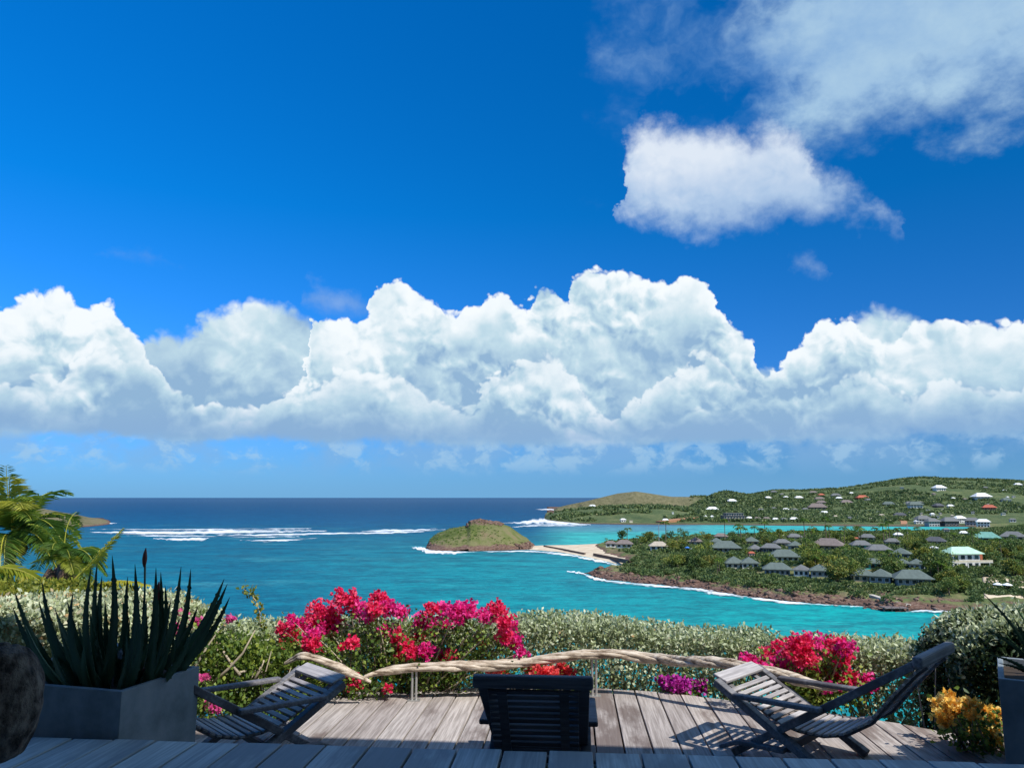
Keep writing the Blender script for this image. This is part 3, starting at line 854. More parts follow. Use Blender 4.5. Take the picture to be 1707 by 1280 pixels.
# beach on the right with parasols
sb = [on_z(1622, 988, 1.4), on_z(1640, 982, 2.2), on_z(1720, 980, 2.4), (on_z(1900, 982, 2.4)), on_z(1900, 994, 1.0), on_z(1707, 992, 1.2), on_z(1650, 991, 1.2)]
mb = MB(); mb.add([Vector(v) + Vector((0, 0, 1.5)) for v in sb] + [Vector(v) - Vector((0, 0, 3)) for v in sb], [tuple(range(7)), *[(i, (i + 1) % 7, 7 + (i + 1) % 7, 7 + i) for i in range(7)]])
# the sand sheet follows the ground
gs, gy_ = np.meshgrid(np.linspace(s_of(1618), s_of(1850), 60), np.linspace(300, 352, 26)); gx_ = gs * gy_
gz_ = h_pen(gx_, gy_); edge = sst(gs, s_of(1618), s_of(1634)) * sst(gy_, 300, 306) * (1 - sst(gy_, 340, 352))
VVs = np.stack([gx_, gy_, np.where(edge > .3, np.maximum(gz_, 1.2) + .35, -2)], -1).reshape(-1, 3); i = np.arange(59 * 25); j = i // 59 * 60 + i % 59
tag(link_mesh('sand', np_mesh('sand', VVs, np.stack([j, j + 1, j + 61, j + 60], 1), M['sand'], smooth=True)), kind='structure')

M['white'] = flat('white_paint', (.78, .78, .75), .6, .06, 2)
M['canvas'] = flat('canvas', (.85, .85, .83), .7, .05, 2)
M['blue_canvas'] = flat('blue_canvas', (.05, .2, .62), .7, .1, 2)
def parasol(px, py, w, label, m='canvas'):
    p = hit(px, py) or on_z(px, py, 2); r = w * (p.y / CP) / FPX / 2
    t = empty('parasol', p); tag(t, label, 'parasol', 'parasols on the shore')
    MB().tube([(0, 0, 0), (0, 0, 2.4)], .06, 6).build('pole', M['white'], t)
    n = 8; vs = [(0, 0, 3.0)] + [(r * math.cos(k * 6.2832 / n), r * math.sin(k * 6.2832 / n), 2.2) for k in range(n)] + [(0, 0, 2.75)] + [(r * math.cos(k * 6.2832 / n), r * math.sin(k * 6.2832 / n), 2.0) for k in range(n)]
    MB().add(vs, [(0, 1 + k, 1 + (k + 1) % n) for k in range(n)] + [(1 + k, 10 + k, 10 + (k + 1) % n, 1 + (k + 1) % n) for k in range(n)]).build('canopy', M[m], t)
parasol(1664, 983, 14, 'white parasol on the right hand beach, the left one of two')
parasol(1680, 984, 15, 'white parasol on the right hand beach, the right one of two')
parasol(1146, 918, 9, 'blue parasol among the trees behind the point', 'blue_canvas')
parasol(1155, 920, 8, 'small white parasol just right of the blue parasol')
parasol(1170, 924, 9, 'white parasol below and right of the blue parasol')
for px, py in ((1284, 897), (1293, 899), (1303, 897)): parasol(px, py, 10, 'one of three white parasols between palms at the lagoon side')

# ---------------------------------------------------------------- houses
for nm, c in dict(roof_green=(.115, .145, .130), roof_grey=(.15, .155, .155), roof_brown=(.19, .155, .14), roof_mint=(.42, .62, .46), roof_teal=(.16, .34, .28), roof_red=(.42, .12, .075), roof_dark=(.085, .09, .10),
                  roof_white=(.74, .74, .72), roof_beige=(.42, .36, .28), wall_white=(.70, .70, .66), wall_grey=(.34, .35, .34), wall_teal=(.10, .52, .52), wall_blue=(.22, .27, .30), wall_tan=(.46, .36, .24),
                  wall_dark=(.10, .095, .09), wall_stone=(.24, .20, .16), wall_red=(.46, .15, .08), wall_cream=(.62, .56, .42)).items():
    M[nm] = flat(nm, c, .95, .30, .7)
M['glass'] = flat('window_glass', (.025, .04, .05), .12, .1, 1, .6)
M['frame'] = flat('window_frame', (.62, .62, .58), .6, .05, 1)


def roof_bm(w, d, h, ridge, ov=.7, th=.22, z=0.0, flare=0.0):
    "hipped roof with real thickness; ridge is the ridge length"
    W_, D_ = w / 2 + ov, d / 2 + ov; r = ridge / 2
    e = [(-W_, -D_, z), (W_, -D_, z), (W_, D_, z), (-W_, D_, z)]
    m_ = [(-W_ * .62 - r * .38, -D_ * .62, z + h * (.38 - flare)), (W_ * .62 + r * .38, -D_ * .62, z + h * (.38 - flare)), (W_ * .62 + r * .38, D_ * .62, z + h * (.38 - flare)), (-W_ * .62 - r * .38, D_ * .62, z + h * (.38 - flare))]
    rg = [(-r, 0, z + h), (r, 0, z + h)]; bt = [(x, y, q - th) for x, y, q in e]
    mb = MB(); mb.add(e + m_ + rg + bt, [(0, 1, 5, 4), (1, 2, 6, 5), (2, 3, 7, 6), (3, 0, 4, 7), (4, 5, 9, 8), (5, 6, 9), (6, 7, 8, 9), (7, 4, 8), (1, 0, 10, 11), (2, 1, 11, 12), (3, 2, 12, 13), (0, 3, 13, 10), (10, 13, 12, 11)])
    return mb


def house(px, py, w_px, label, roof='roof_green', wall='wall_grey', pyr=False, hw=.52, depth=.7, floors=1, rz=None, cat='bungalow', wins=3, name='bungalow', group='bungalows on the peninsula', rh=None, flat_roof=False, fh=2.9, dpt=None):
    p = hit(px, py)
    if p is None: print('no ground', px, py); return
    w = w_px * .89 * (p.y / CP) / FPX; d = w * depth if dpt is None else dpt
    rz = math.atan2(-p.x, p.y) * .8 + RNG.uniform(-.25, .25) if rz is None else rz
    t = empty(name, (p.x, p.y + d * .45, p.z - .3), rz); tag(t, label, cat, group)
    ov = .09 * w; wb, db = w - 2 * ov, d - 2 * ov; H = fh * floors + .3
    mb = MB(); mb.box((0, 0, H / 2 - .6), (wb, db, H + 1.2)); mb.build('wall', M[wall], t)
    if flat_roof: MB().box((0, 0, H + .2), (w, d, .4)).build('roof', M[roof], t)
    else: roof_bm(wb, db, rh or (w * (.30 if pyr else .21)), 0.02 if pyr else max(wb - db * .75, .5), ov, .25, H + .02).build('roof', M[roof], t)
    for f in range(floors):
        for k in range(wins):
            x = wb * ((k + .5) / wins - .5); ww, wh = wb / wins * .58, fh * .52; z = .3 + f * fh + fh * .50
            fr = MB().box((x, -db / 2 - .03, z), (ww + .24, .10, wh + .24)).build('window', M['frame'], t)
            MB().box((x, -db / 2 - .10, z), (ww, .05, wh)).build('pane', M['glass'], fr)
    return t


B = 'small hip-roofed bungalow '
HS = [  # px, base y, width, roof, wall, pyramidal, label
    (1228, 948, 38, 'roof_green', 'wall_cream', True, 'bungalow with pointed green roof nearest the rocky point, left of its twin'),
    (1253, 948, 34, 'roof_green', 'wall_white', True, 'bungalow with pointed green roof and white walls, right hand twin near the rocky point'),
    (1301, 959, 52, 'roof_green', 'wall_blue', False, 'long low bungalow with grey green hip roof above the rocks, left of the palm clump'),
    (1341, 961, 31, 'roof_grey', 'wall_white', True, 'bungalow with pointed grey roof just right of the long low one'),
    (1313, 937, 56, 'roof_green', 'wall_white', False, 'long green-roofed bungalow with white veranda behind the front row'),
    (1262, 923, 26, 'roof_grey', 'wall_tan', True, 'small grey-roofed bungalow at the left of the middle rows'),
    (1256, 909, 27, 'roof_green', 'wall_tan', True, 'pointed roof bungalow high in the back row near the lagoon'),
    (1214, 921, 56, 'roof_green', 'wall_grey', False, 'long grey green roof wrapped in trees left of the middle rows'),
    (1197, 910, 25, 'roof_green', 'wall_tan', True, 'small green roof peeping above trees left of the long grey green roof'),
    (1289, 921, 36, 'roof_grey', 'wall_dark', False, 'grey-roofed bungalow with dark walls in the middle row'),
    (1307, 912, 30, 'roof_grey', 'wall_tan', False, 'grey-roofed bungalow behind the dark-walled one'),
    (1042, 913, 33, 'roof_brown', 'wall_white', False, 'brown hip-roofed house nearest the sand spit, right of its smaller neighbour'),
    (1019, 912, 21, 'roof_brown', 'wall_white', False, 'small brown-roofed house closest to the sand spit'),
    (1100, 917, 36, 'roof_beige', 'wall_white', False, 'beige-roofed house standing alone between the brown roofs and the parasols'),
    (1162, 909, 26, 'roof_brown', 'wall_grey', True, 'brown pointed roof above the blue parasol'),
    (1204, 900, 26, 'roof_brown', 'wall_grey', False, 'low brown roof at the lagoon edge left of the tall palms'),
    (1327, 901, 27, 'roof_grey', 'wall_grey', False, 'grey roof at the lagoon edge among palm crowns'),
    (1330, 917, 27, 'roof_green', 'wall_grey', True, 'pointed green roof right of the middle dark-walled bungalow'),
    (1254, 930, 12, 'roof_red', 'wall_red', False, 'tiny rust red hut beside the pointed twin bungalows'),
    (1388, 917, 58, 'roof_brown', 'wall_tan', False, 'large low brown roof with tan walls, the widest roof of the resort'),
    (1440, 916, 37, 'roof_grey', 'wall_teal', False, 'grey-roofed house with teal walls right of the large brown roof'),
    (1471, 925, 44, 'roof_grey', 'wall_blue', False, 'wide grey roof below and right of the teal-walled house'),
    (1509, 932, 34, 'roof_green', 'wall_blue', True, 'blue-walled bungalow with pointed roof left of the white villa'),
    (1450, 902, 28, 'roof_grey', 'wall_cream', False, 'grey roof with cream wall beside the red hut at the lagoon edge'),
    (1429, 904, 9, 'roof_red', 'wall_red', False, 'narrow rust red hut above the large brown roof'),
    (1492, 910, 28, 'roof_grey', 'wall_grey', False, 'grey roof beneath the white ramp in the back row'),
    (1510, 949, 25, 'roof_green', 'wall_white', True, 'left half of the paired pointed roofs below the blue-walled bungalow'),
    (1535, 951, 30, 'roof_green', 'wall_white', True, 'right half of the paired pointed roofs below the blue-walled bungalow'),
    (1459, 949, 37, 'roof_green', 'wall_teal', False, 'flat green roof with bright turquoise wall in the middle of the trees'),
    (1372, 962, 36, 'roof_green', 'wall_blue', True, 'pointed green roof standing by itself in the front row'),
    (1446, 970, 44, 'roof_green', 'wall_tan', True, 'pointed green roof bungalow, first of the front three near the beach'),
    (1477, 972, 42, 'roof_green', 'wall_blue', True, 'pointed green roof bungalow, second of the front three near the beach'),
    (1531, 976, 67, 'roof_green', 'wall_blue', False, 'long dark green roof bungalow, rightmost of the front three near the beach'),
    (1653, 903, 48, 'roof_teal', 'wall_teal', False, 'teal-roofed building with bright turquoise wall at the right'),
    (1697, 901, 42, 'roof_grey', 'wall_white', False, 'grey-roofed building beside the turquoise one at the right edge'),
    (1565, 909, 37, 'roof_dark', 'wall_white', False, 'dark-roofed house with white walls left of the turquoise building'),
    (1670, 945, 22, 'roof_teal', 'wall_blue', True, 'small pavilion with teal roof right of the white villa'),
    (1560, 921, 14, 'roof_white', 'wall_white', False, 'small white lean-to just left of the white villa'),
    (1610, 894, 17, 'roof_white', 'wall_grey', False, 'small white-roofed house above the white villa'),
    (1500, 897, 16, 'roof_white', 'wall_white', False, 'small white ramp-like roof in the back row above the wide grey roof'),
]
for px, py, w, rf, wl, pyr, lb in HS: house(px, py, w, lb, rf, wl, pyr, wins=2 if w < 30 else (3 if w < 50 else 5), depth=.72 if not pyr else .9)
# the white villa
v = house(1613, 948, 66, 'two-storey white villa with mint green roof and dark windows at the right', 'roof_mint', 'wall_white', floors=2, wins=4, depth=.6, rz=.12, cat='villa', name='villa', group='large houses on the peninsula', rh=3.0, fh=3.5)
if v:
    p = v.location; w = 66 * (p.y / CP) / FPX
    MB().box((0, -w * .36, 3.5), (w * 1.0, 2.6, .35)).build('balcony', M['wall_white'], v)
    MB().box((0, -w * .36 - 1.25, 4.1), (w * 1.0, .12, 1.0)).build('balustrade', M['wall_cream'], v)
    for k in range(4): MB().box((w * (-.42 + .28 * k), -w * .36 - 1.0, 1.6), (.35, .35, 3.8)).build('post', M['wall_white'], v)
    MB().box((w * .46, 0, 5.4), (2.2, 3, 4.2)).build('chimney', M['wall_red'], v)
    MB().box((0, -w * .42, -1.4), (w * 1.15, 5, 2.6)).build('plinth', M['wall_stone'], v)

FH = [  # far houses: px, base y, w, roof, wall, label
    (1221, 838, 17, 'roof_white', 'wall_white', 'pale house near the top of the dark green knoll'), (1189, 852, 22, 'roof_white', 'wall_grey', 'long low pale house at the foot of the dark green knoll'),
    (988, 845.5, 13, 'roof_white', 'wall_white', 'white buildings on the far brown headland'), (1039, 870, 11, 'roof_white', 'wall_white', 'white house alone on the green headland shore'), (1052, 871, 7, 'roof_beige', 'wall_cream', 'tiny cream house right of the white one on the headland shore'),
    (1122, 857, 4, 'roof_white', 'wall_white', 'tiny white hut on the green headland slope'), (1110, 870.5, 12, 'roof_white', 'wall_white', 'flat white shed at the end of the red earth quay'),
    (1270, 853, 13, 'roof_grey', 'wall_white', 'pale house right of the dark green knoll'), (1281, 832, 12, 'roof_white', 'wall_white', 'pale house behind the dark green knoll'), (1291, 822, 12, 'roof_grey', 'wall_grey', 'pale house on the skyline right of the knoll'),
    (1291, 850, 10, 'roof_grey', 'wall_white', 'pale house on the slope beyond the lagoon, below the skyline house'), (1250, 867, 12, 'roof_white', 'wall_grey', 'white waterside house just right of the hotel block'), (1264, 868, 14, 'roof_brown', 'wall_white', 'brown-roofed waterside house second right of the hotel block'),
    (1279, 868, 14, 'roof_brown', 'wall_tan', 'tan waterside house third right of the hotel block'), (1294, 869, 12, 'roof_white', 'wall_cream', 'white waterside house fourth right of the hotel block'), (1308, 869, 12, 'roof_grey', 'wall_white', 'small grey-roofed house at the lagoon shore'), (1325, 869, 16, 'roof_white', 'wall_white', 'white house at the lagoon shore with a long roof'),
    (1311, 852, 12, 'roof_white', 'wall_white', 'pale house on the far slope, left of a close pair'), (1325, 853, 14, 'roof_grey', 'wall_white', 'grey-roofed pale house in a close pair on the far slope'), (1344, 852, 14, 'roof_grey', 'wall_grey', 'grey house right of the close pair on the far slope'), (1333, 832, 15, 'roof_white', 'wall_grey', 'pale house high on the left part of the far ridge'), (1311, 831, 10, 'roof_white', 'wall_white', 'small pale house high at the far left of the long ridge'),
    (1357, 823, 14, 'roof_brown', 'wall_white', 'house on the skyline of the far ridge'), (1370, 827, 12, 'roof_red', 'wall_white', 'topmost of the stacked white houses under the ridge'), (1368, 834, 18, 'roof_brown', 'wall_white', 'middle of the stacked white houses under the ridge'), (1371, 840, 18, 'roof_brown', 'wall_white', 'lowest of the stacked white houses under the ridge'),
    (1395, 828, 18, 'roof_grey', 'wall_white', 'pale house right of the stacked white houses'), (1400, 833, 12, 'roof_white', 'wall_grey', 'pale house below and right of the stacked white houses'), (1440, 832, 22, 'roof_red', 'wall_red', 'bright red-roofed house on the far slope'), (1449, 836, 13, 'roof_grey', 'wall_grey', 'grey annex below the bright red-roofed house'),
    (1413, 840, 22, 'roof_brown', 'wall_tan', 'dull pink brown house left of the bright red-roofed one'), (1376, 858, 16, 'roof_white', 'wall_white', 'white house with peaked roof above the lagoon'), (1366, 851, 34, 'roof_brown', 'wall_tan', 'long brown building above the peaked white house'), (1437, 855, 4, 'roof_white', 'wall_white', 'tiny white hut in the middle of the far slope'),
    (1394, 864, 9, 'roof_beige', 'wall_cream', 'small cream house at the lagoon shore'), (1484, 843, 22, 'roof_green', 'wall_white', 'pale green roof in the middle of the big hill'), (1518, 842, 18, 'roof_grey', 'wall_white', 'grey roof on the big hill left of its largest white neighbour'), (1535, 841, 14, 'roof_grey', 'wall_white', 'small grey roof in the middle of the big hill, top of a row'),
    (1529, 847, 28, 'roof_green', 'wall_white', 'long pale roof in the middle of the big hill'), (1567, 846, 22, 'roof_dark', 'wall_dark', 'dark-roofed house in the middle of the big hill'), (1586, 846, 12, 'roof_white', 'wall_white', 'white house right of the dark-roofed one on the hill'), (1503, 862, 22, 'roof_dark', 'wall_tan', 'dark brown house beside the red earth road'),
    (1569, 818, 24, 'roof_white', 'wall_white', 'long white house high on the big hill'), (1644, 815, 9, 'roof_grey', 'wall_white', 'small pale house near the top of the big hill'), (1641, 833, 32, 'roof_white', 'wall_white', 'large white villa on the right part of the big hill'), (1653, 852, 24, 'roof_red', 'wall_red', 'red brown house on the right part of the big hill'),
    (1680, 836, 18, 'roof_green', 'wall_white', 'green-roofed white house far right on the hill'), (1699, 810, 14, 'roof_white', 'wall_white', 'white house close to the skyline at the right edge'), (1543, 873, 30, 'roof_grey', 'wall_white', 'pale grey-roofed house at the left of the hill foot cluster'), (1532, 873, 14, 'roof_white', 'wall_white', 'small white house at the left end of the hill foot cluster'),
    (1575, 871, 10, 'roof_white', 'wall_white', 'white house in the middle of the hill foot cluster'), (1603, 872, 24, 'roof_white', 'wall_white', 'bright white house in the hill foot cluster'), (1588, 877, 34, 'roof_grey', 'wall_dark', 'long grey roof in front of the hill foot cluster'), (1625, 876, 26, 'roof_grey', 'wall_grey', 'grey roof right of the bright white house'), (1643, 879, 24, 'roof_white', 'wall_white', 'white-roofed house at the right end of the hill foot cluster'),
    (1558, 879, 28, 'roof_grey', 'wall_grey', 'grey roof at the front left of the hill foot cluster'), (1690, 870, 12, 'roof_grey', 'wall_white', 'small pale house among trees right of the hill foot cluster'), (1471, 862, 10, 'roof_beige', 'wall_cream', 'little cream house left of the red earth road'), (1579, 889, 12, 'roof_grey', 'wall_grey', 'grey house at the right end of the lagoon'),
    (1676, 820, 8, 'roof_white', 'wall_white', 'little white house high at the right of the hill'), (1420, 824, 8, 'roof_white', 'wall_white', 'little white house on the skyline left of the big hill'), (1590, 833, 8, 'roof_white', 'wall_white', 'little white house between the long white house and the villa'),
]
for px, py, w, rf, wl, lb in FH:
    house(px, py, w, lb, rf, wl, False, wins=0 if w < 9 else (2 if w < 18 else 4), name='hillside_house', cat='house', group='houses on the far hills', depth=.6, fh=3.6, rz=RNG.uniform(-.4, .4), floors=1 if w < 24 else 2, flat_roof=(w < 8))
for k in range(48):
    px, py = (RNG.uniform(1300, 1707), RNG.uniform(822, 868)) if k % 3 else (RNG.uniform(1500, 1707), RNG.uniform(812, 862))
    if any(abs(px - q[0]) < q[2] * .6 + 6 and abs(py - q[1]) < 5 for q in FH) or hit(px, py) is None: continue
    house(px, py, RNG.uniform(5, 9), 'tiny pale house, one of many dotted among the trees of the far hills', str(RNG.choice(['roof_white', 'roof_grey', 'roof_brown', 'roof_green', 'roof_beige'])), str(RNG.choice(['wall_white', 'wall_cream'])), False, wins=2, name='hillside_house', cat='house', group='tiny houses dotted over the far hills', depth=.6, fh=3.2, rz=RNG.uniform(-.5, .5))
# terraced hotel block
p = hit(1226, 869) or on_z(1226, 869, 3); sc_ = (p.y / CP) / FPX
t = empty('hotel', (p.x, p.y + 12, p.z - 1)); tag(t, 'dark grey terraced hotel block on the lagoon shore below the knoll', 'hotel', 'large houses on the far shore')
for k, (x0, x1, y0, y1) in enumerate([(-19, 15, 0, 5), (-17, 17, 5, 10), (-12, 16, 10, 14)]):
    mb = MB().box(((x0 + x1) / 2 * sc_, k * 3, (y0 + y1) / 2 * sc_), ((x1 - x0) * sc_, 20, (y1 - y0) * sc_)); mb.build('storey', M['wall_stone'] if k else M['wall_dark'], t)
    MB().box(((x0 + x1) / 2 * sc_, k * 3 - .5, y1 * sc_), ((x1 - x0) * sc_ + 2, 21.5, .5)).build('roof_slab', M['roof_grey'], t)
    for q in range(7):
        fr = MB().box(((x0 + (x1 - x0) * (q + .5) / 7) * sc_, k * 3 - 10.1, (y0 + y1) / 2 * sc_), (3.2, .3, 3)).build('window', M['frame'], t)
        MB().box(((x0 + (x1 - x0) * (q + .5) / 7) * sc_, k * 3 - 10.3, (y0 + y1) / 2 * sc_), (2.6, .2, 2.4)).build('pane', M['glass'], fr)
for k, px in enumerate((1176, 1187, 1196)):
    p = hit(px, 863); t = empty('marquee', p); r = 4.6 * (p.y / CP) / FPX
    tag(t, ['leftmost of three white tents by the quay', 'middle one of three white tents by the quay', 'rightmost of three white tents by the quay'][k], 'tent', 'white tents by the quay')
    MB().add([(0, 0, r * .9)] + [(r * math.cos(a * .785), r * math.sin(a * .785), r * .35) for a in range(8)] + [(r * .9 * math.cos(a * .785), r * .9 * math.sin(a * .785), 0) for a in range(8)],
             [(0, 1 + a, 1 + (a + 1) % 8) for a in range(8)] + [(1 + a, 9 + a, 9 + (a + 1) % 8, 1 + (a + 1) % 8) for a in range(8)]).build('canopy', M['canvas'], t)
    MB().tube([(0, 0, 0), (0, 0, r)], .3, 6).build('pole', M['white'], t)

# ---------------------------------------------------------------- trees on the peninsula
def tree_proto(k):
    h = [6.5, 5.5, 8.0, 4.5, 7.0][k]; t = empty('tree', (0, -50, -80)); rr = random.Random(k)
    mb = MB(); mb.tube([(0, 0, -1), (.15, 0, h * .35), (.1, .1, h * .7)], [.28, .2, .08], 6)
    blobs = []
    for q in range(rr.randint(6, 9)):
        a = rr.uniform(0, 6.28); d = rr.uniform(.8, h * .36); z = h * rr.uniform(.38, .85)
        blobs.append((d * math.cos(a), d * math.sin(a), z, rr.uniform(.9, 1.9) * h / 6)); mb.tube([(.1, 0, h * .3), (d * math.cos(a) * .6, d * math.sin(a) * .6, z * .85)], [.1, .04], 4)
    mb.build('trunk', M['bark'], t); PP, OO = [], []
    for x, y, z, r in blobs:
        n = 75; d = RNG.normal(size=(n, 3)); d /= np.linalg.norm(d, axis=1, keepdims=True); PP.append(np.array([x, y, z]) + d * r * RNG.uniform(.6, 1.05, (n, 1)) * np.array([1.15, 1.15, .8])); OO.append(d)
    PP = np.concatenate(PP); OO = np.concatenate(OO)
    VV, FF, T = cards(PP, RNG.uniform(.5, 1.0, len(PP)), .5, out=OO * .7, fold=.2)
    link_mesh('crown', np_mesh('crown', VV, FF, M['tree_leaf'], T), t)
    return t


def palm_mesh(frond_len, nf, nl, seed, droop=.9, lw=.05, yellow=0, upright=.5, wind=(0, 0)):
    "meshes of single fronds"
    rr = random.Random(seed); out = []
    for k in range(nf):
        a = k * 2.39996 + rr.uniform(-.3, .3); e = rr.uniform(-.15, 1.15) * upright + .1; L = frond_len * rr.uniform(.8, 1.1)
        d = Vector((math.cos(a) * math.cos(e) + wind[0], math.sin(a) * math.cos(e) + wind[1], math.sin(e))).normalized()
        pts = []; p = Vector((0, 0, 0)); v = d.copy(); st = L / 12
        for q in range(13):
            pts.append(p.copy()); p += v * st; v = (v + Vector((wind[0] * .12, wind[1] * .12, -droop * .11 * (1 + q * .12)))).normalized()
        out.append((pts, L, rr.random()))
    return out


def frond_arrays(pts, L, nl, lw, ll=.22, rr=None, sag=.45, lmul=1.0):
    rr = rr or random.Random(3); VV, FF = [], []
    mb = MB(); mb.tube(pts, [.022 * L / 3 * (1 - .8 * i / 12) + .004 for i in range(13)], 4)
    for k in range(nl):
        t = .12 + .88 * (k + .5) / nl; f = t * 12; i = min(int(f), 11); p = pts[i].lerp(pts[i + 1], f - i); tg = (pts[min(i + 1, 12)] - pts[i]).normalized()
        s0 = tg.cross(Vector((0, 0, 1)))
        s0 = s0.normalized() if s0.length > .05 else Vector((1, 0, 0))
        ln = L * ll * lmul * (math.sin(math.pi * min(1, .15 + t * .85)) ** .6 * .9 + .12) * rr.uniform(.8, 1.1)
        for sgn in (-1, 1):
            d = (s0 * sgn + tg * rr.uniform(.45, .75) + Vector((0, 0, rr.uniform(-.25, .15)))).normalized()
            m_ = p + d * ln * .5; e = m_ + (d + Vector((0, 0, -sag))).normalized() * ln * .5
            w = d.cross(Vector((0, 0, 1))); w = (w.normalized() if w.length > .05 else tg) * lw
            o = len(mb.v); mb.v += [tuple(p), tuple(m_ + w), tuple(e), tuple(m_ - w)]; mb.f += [(o, o + 1, o + 2), (o, o + 2, o + 3)]
    return mb


def far_palm(k):
    h = [9.5, 7.5, 11.5][k]; t = empty('palm_tree', (0, -50, -80)); lean = [.8, -.6, .4][k]
    MB().tube([(0, 0, -1), (lean * .2, 0, h * .4), (lean * .7, 0, h * .75), (lean, 0, h)], [.3, .2, .17, .15], 7).build('trunk', M['bark'], t)
    for pts, L, r in palm_mesh(3.2, 13, 0, 40 + k, .9, wind=(-.12, 0)):
        mb = frond_arrays(pts, L, 12, .13, .34, random.Random(k)); me = bpy.data.meshes.new('frond')
        me = np_mesh2 = None
        o = mb.build('frond', M['palm_leaf'], t); o.location = (lean, 0, h)
        at = o.data.attributes.new('tone', 'FLOAT', 'POINT'); at.data.foreach_set('value', [r * .75] * len(o.data.vertices))
    return t


protos = [tree_proto(k) for k in range(5)]; pprotos = [far_palm(k) for k in range(3)]
first = set()
HOUSEPX = [(q[0], q[1], q[2]) for q in HS] + [(1613, 948, 66), (1664, 983, 14), (1680, 984, 15)]
def stand(src, p, sc, rz, label, cat, group):
    if src.name in first or True:
        o = copy_tree(src)
    o.location = p; o.scale = (sc, sc, sc * RNG.uniform(.85, 1.15)); o.rotation_euler.z = rz; o['label'] = label; o['category'] = cat; o['group'] = group
    return o


def blocked(px, py, hpx):
    "would a crown standing here hide a roof"
    for hx, hy, hw in HOUSEPX:
        if abs(px - hx) < hw * .5 + 2 and hy - 9 < py < hy + hpx + 1: return True
    return False


ZONES = [(lambda a, b: a < 1180, 'leafy tree on the rocky point, between the sand spit and the blue parasol', 'trees on the rocky point'),
         (lambda a, b: b < 912, 'leafy tree in the back row of the resort along the lagoon', 'trees along the lagoon'),
         (lambda a, b: a < 1360 and b < 940, 'leafy tree among the middle rows of bungalows on the left half', 'trees in the middle left rows'),
         (lambda a, b: a < 1360, 'leafy tree around the front bungalows left of the lone pointed roof', 'trees by the left front bungalows'),
         (lambda a, b: a < 1560 and b < 945, 'leafy tree between the wide brown roof and the white villa', 'trees in the middle right rows'),
         (lambda a, b: a < 1560, 'leafy tree around the front three bungalows near the beach', 'trees by the right front bungalows'),
         (lambda a, b: b < 935, 'leafy tree near the turquoise building at the right', 'trees by the turquoise building'),
         (lambda a, b: True, 'leafy tree on the slope beneath the white villa, above the beach', 'trees under the villa')]
cnt = 0; tries = 0
while cnt < 270 and tries < 6000:
    tries += 1
    px, py = RNG.uniform(1025, 1707), RNG.uniform(898, 1000)
    p = hit(px, py, [h_pen])
    if p is None or p.z < 3.4 or p.y > 800: continue
    sd = poly_sd(np.array([p.x]), np.array([p.y]), PEN)[0]
    if sd < 17 or (px > 1610 and py > 968): continue
    if px < 1180 and py < 925 and RNG.random() < .6: continue
    hp = 6.0 / (p.y / CP) * FPX
    sc = RNG.uniform(.7, 1.4)
    if blocked(px, py, hp * sc): continue
    zone = next(z for z in ZONES if z[0](px, py)); stand(protos[int(RNG.integers(5))], p, sc, RNG.uniform(0, 6.28), zone[1], 'tree', zone[2]); cnt += 1
PALMS = [(1045, 908, 1), (1062, 907, .6), (1110, 910, 1.1), (1130, 909, .7), (1161, 909, .8), (1209, 903, 1), (1231, 904, 1.1), (1236, 905, 1.2), (1244, 903, .6), (1258, 906, .9), (1268, 904, .9), (1275, 905, 1.0), (1282, 910, .7), (1336, 908, 1.0),
         (1342, 909, 1.1), (1355, 910, .8), (1362, 905, .9), (1378, 906, 1.05), (1384, 908, .9), (1401, 905, .85), (1408, 908, .9), (1432, 905, .9), (1436, 908, 1.1), (1460, 908, .7), (1474, 908, 1.1), (1480, 910, 1.0), (1484, 906, .9), (1496, 908, .8),
         (1320, 912, .7), (1345, 930, .8), (1360, 938, .8), (1352, 950, .9), (1408, 946, .8), (1425, 940, .8), (1470, 940, .8), (1485, 955, .8), (1530, 905, .8), (1590, 905, .8), (1632, 915, .9), (1640, 925, .9), (1655, 918, .8), (1690, 920, .9), (1680, 930, .9), (1010, 909, .5), (1095, 911, .6), (1300, 906, .7)]
for _ in range(44):
    px, py = RNG.uniform(1190, 1700), RNG.uniform(913, 962)
    if not blocked(px, py, 26): PALMS.append((px, py, RNG.uniform(.65, 1.05)))
for k, (px, py, sc) in enumerate(PALMS):
    p = hit(px, py, [h_pen, h_bea]) or on_z(px, py, 4)
    if py < 912: lb, g = 'tall coconut palm with its crown standing out against the lagoon', 'palms along the lagoon side'
    elif px < 1500: lb, g = 'coconut palm rising between the green-roofed bungalows', 'palms among the bungalows'
    else: lb, g = 'coconut palm near the white villa and the turquoise building', 'palms near the villa'
    stand(pprotos[k % 3], p, sc * (1.35 if py < 912 else 1.0), RNG.uniform(0, 6.28), lb, 'palm tree', g)
for t in protos + pprotos:                          # the first of each kind stands in the grove too
    px, py = RNG.uniform(1560, 1600), RNG.uniform(955, 972)
    p = hit(px, py, [h_pen]); pm = t in pprotos
    t.location = p; t.scale = (.75,) * 3; t['label'] = 'coconut palm in the dense grove beneath the white villa' if pm else 'leafy tree in the dense grove beneath the white villa'
    t['category'] = 'palm tree' if pm else 'tree'; t['group'] = 'palms in the grove' if pm else 'trees in the grove'
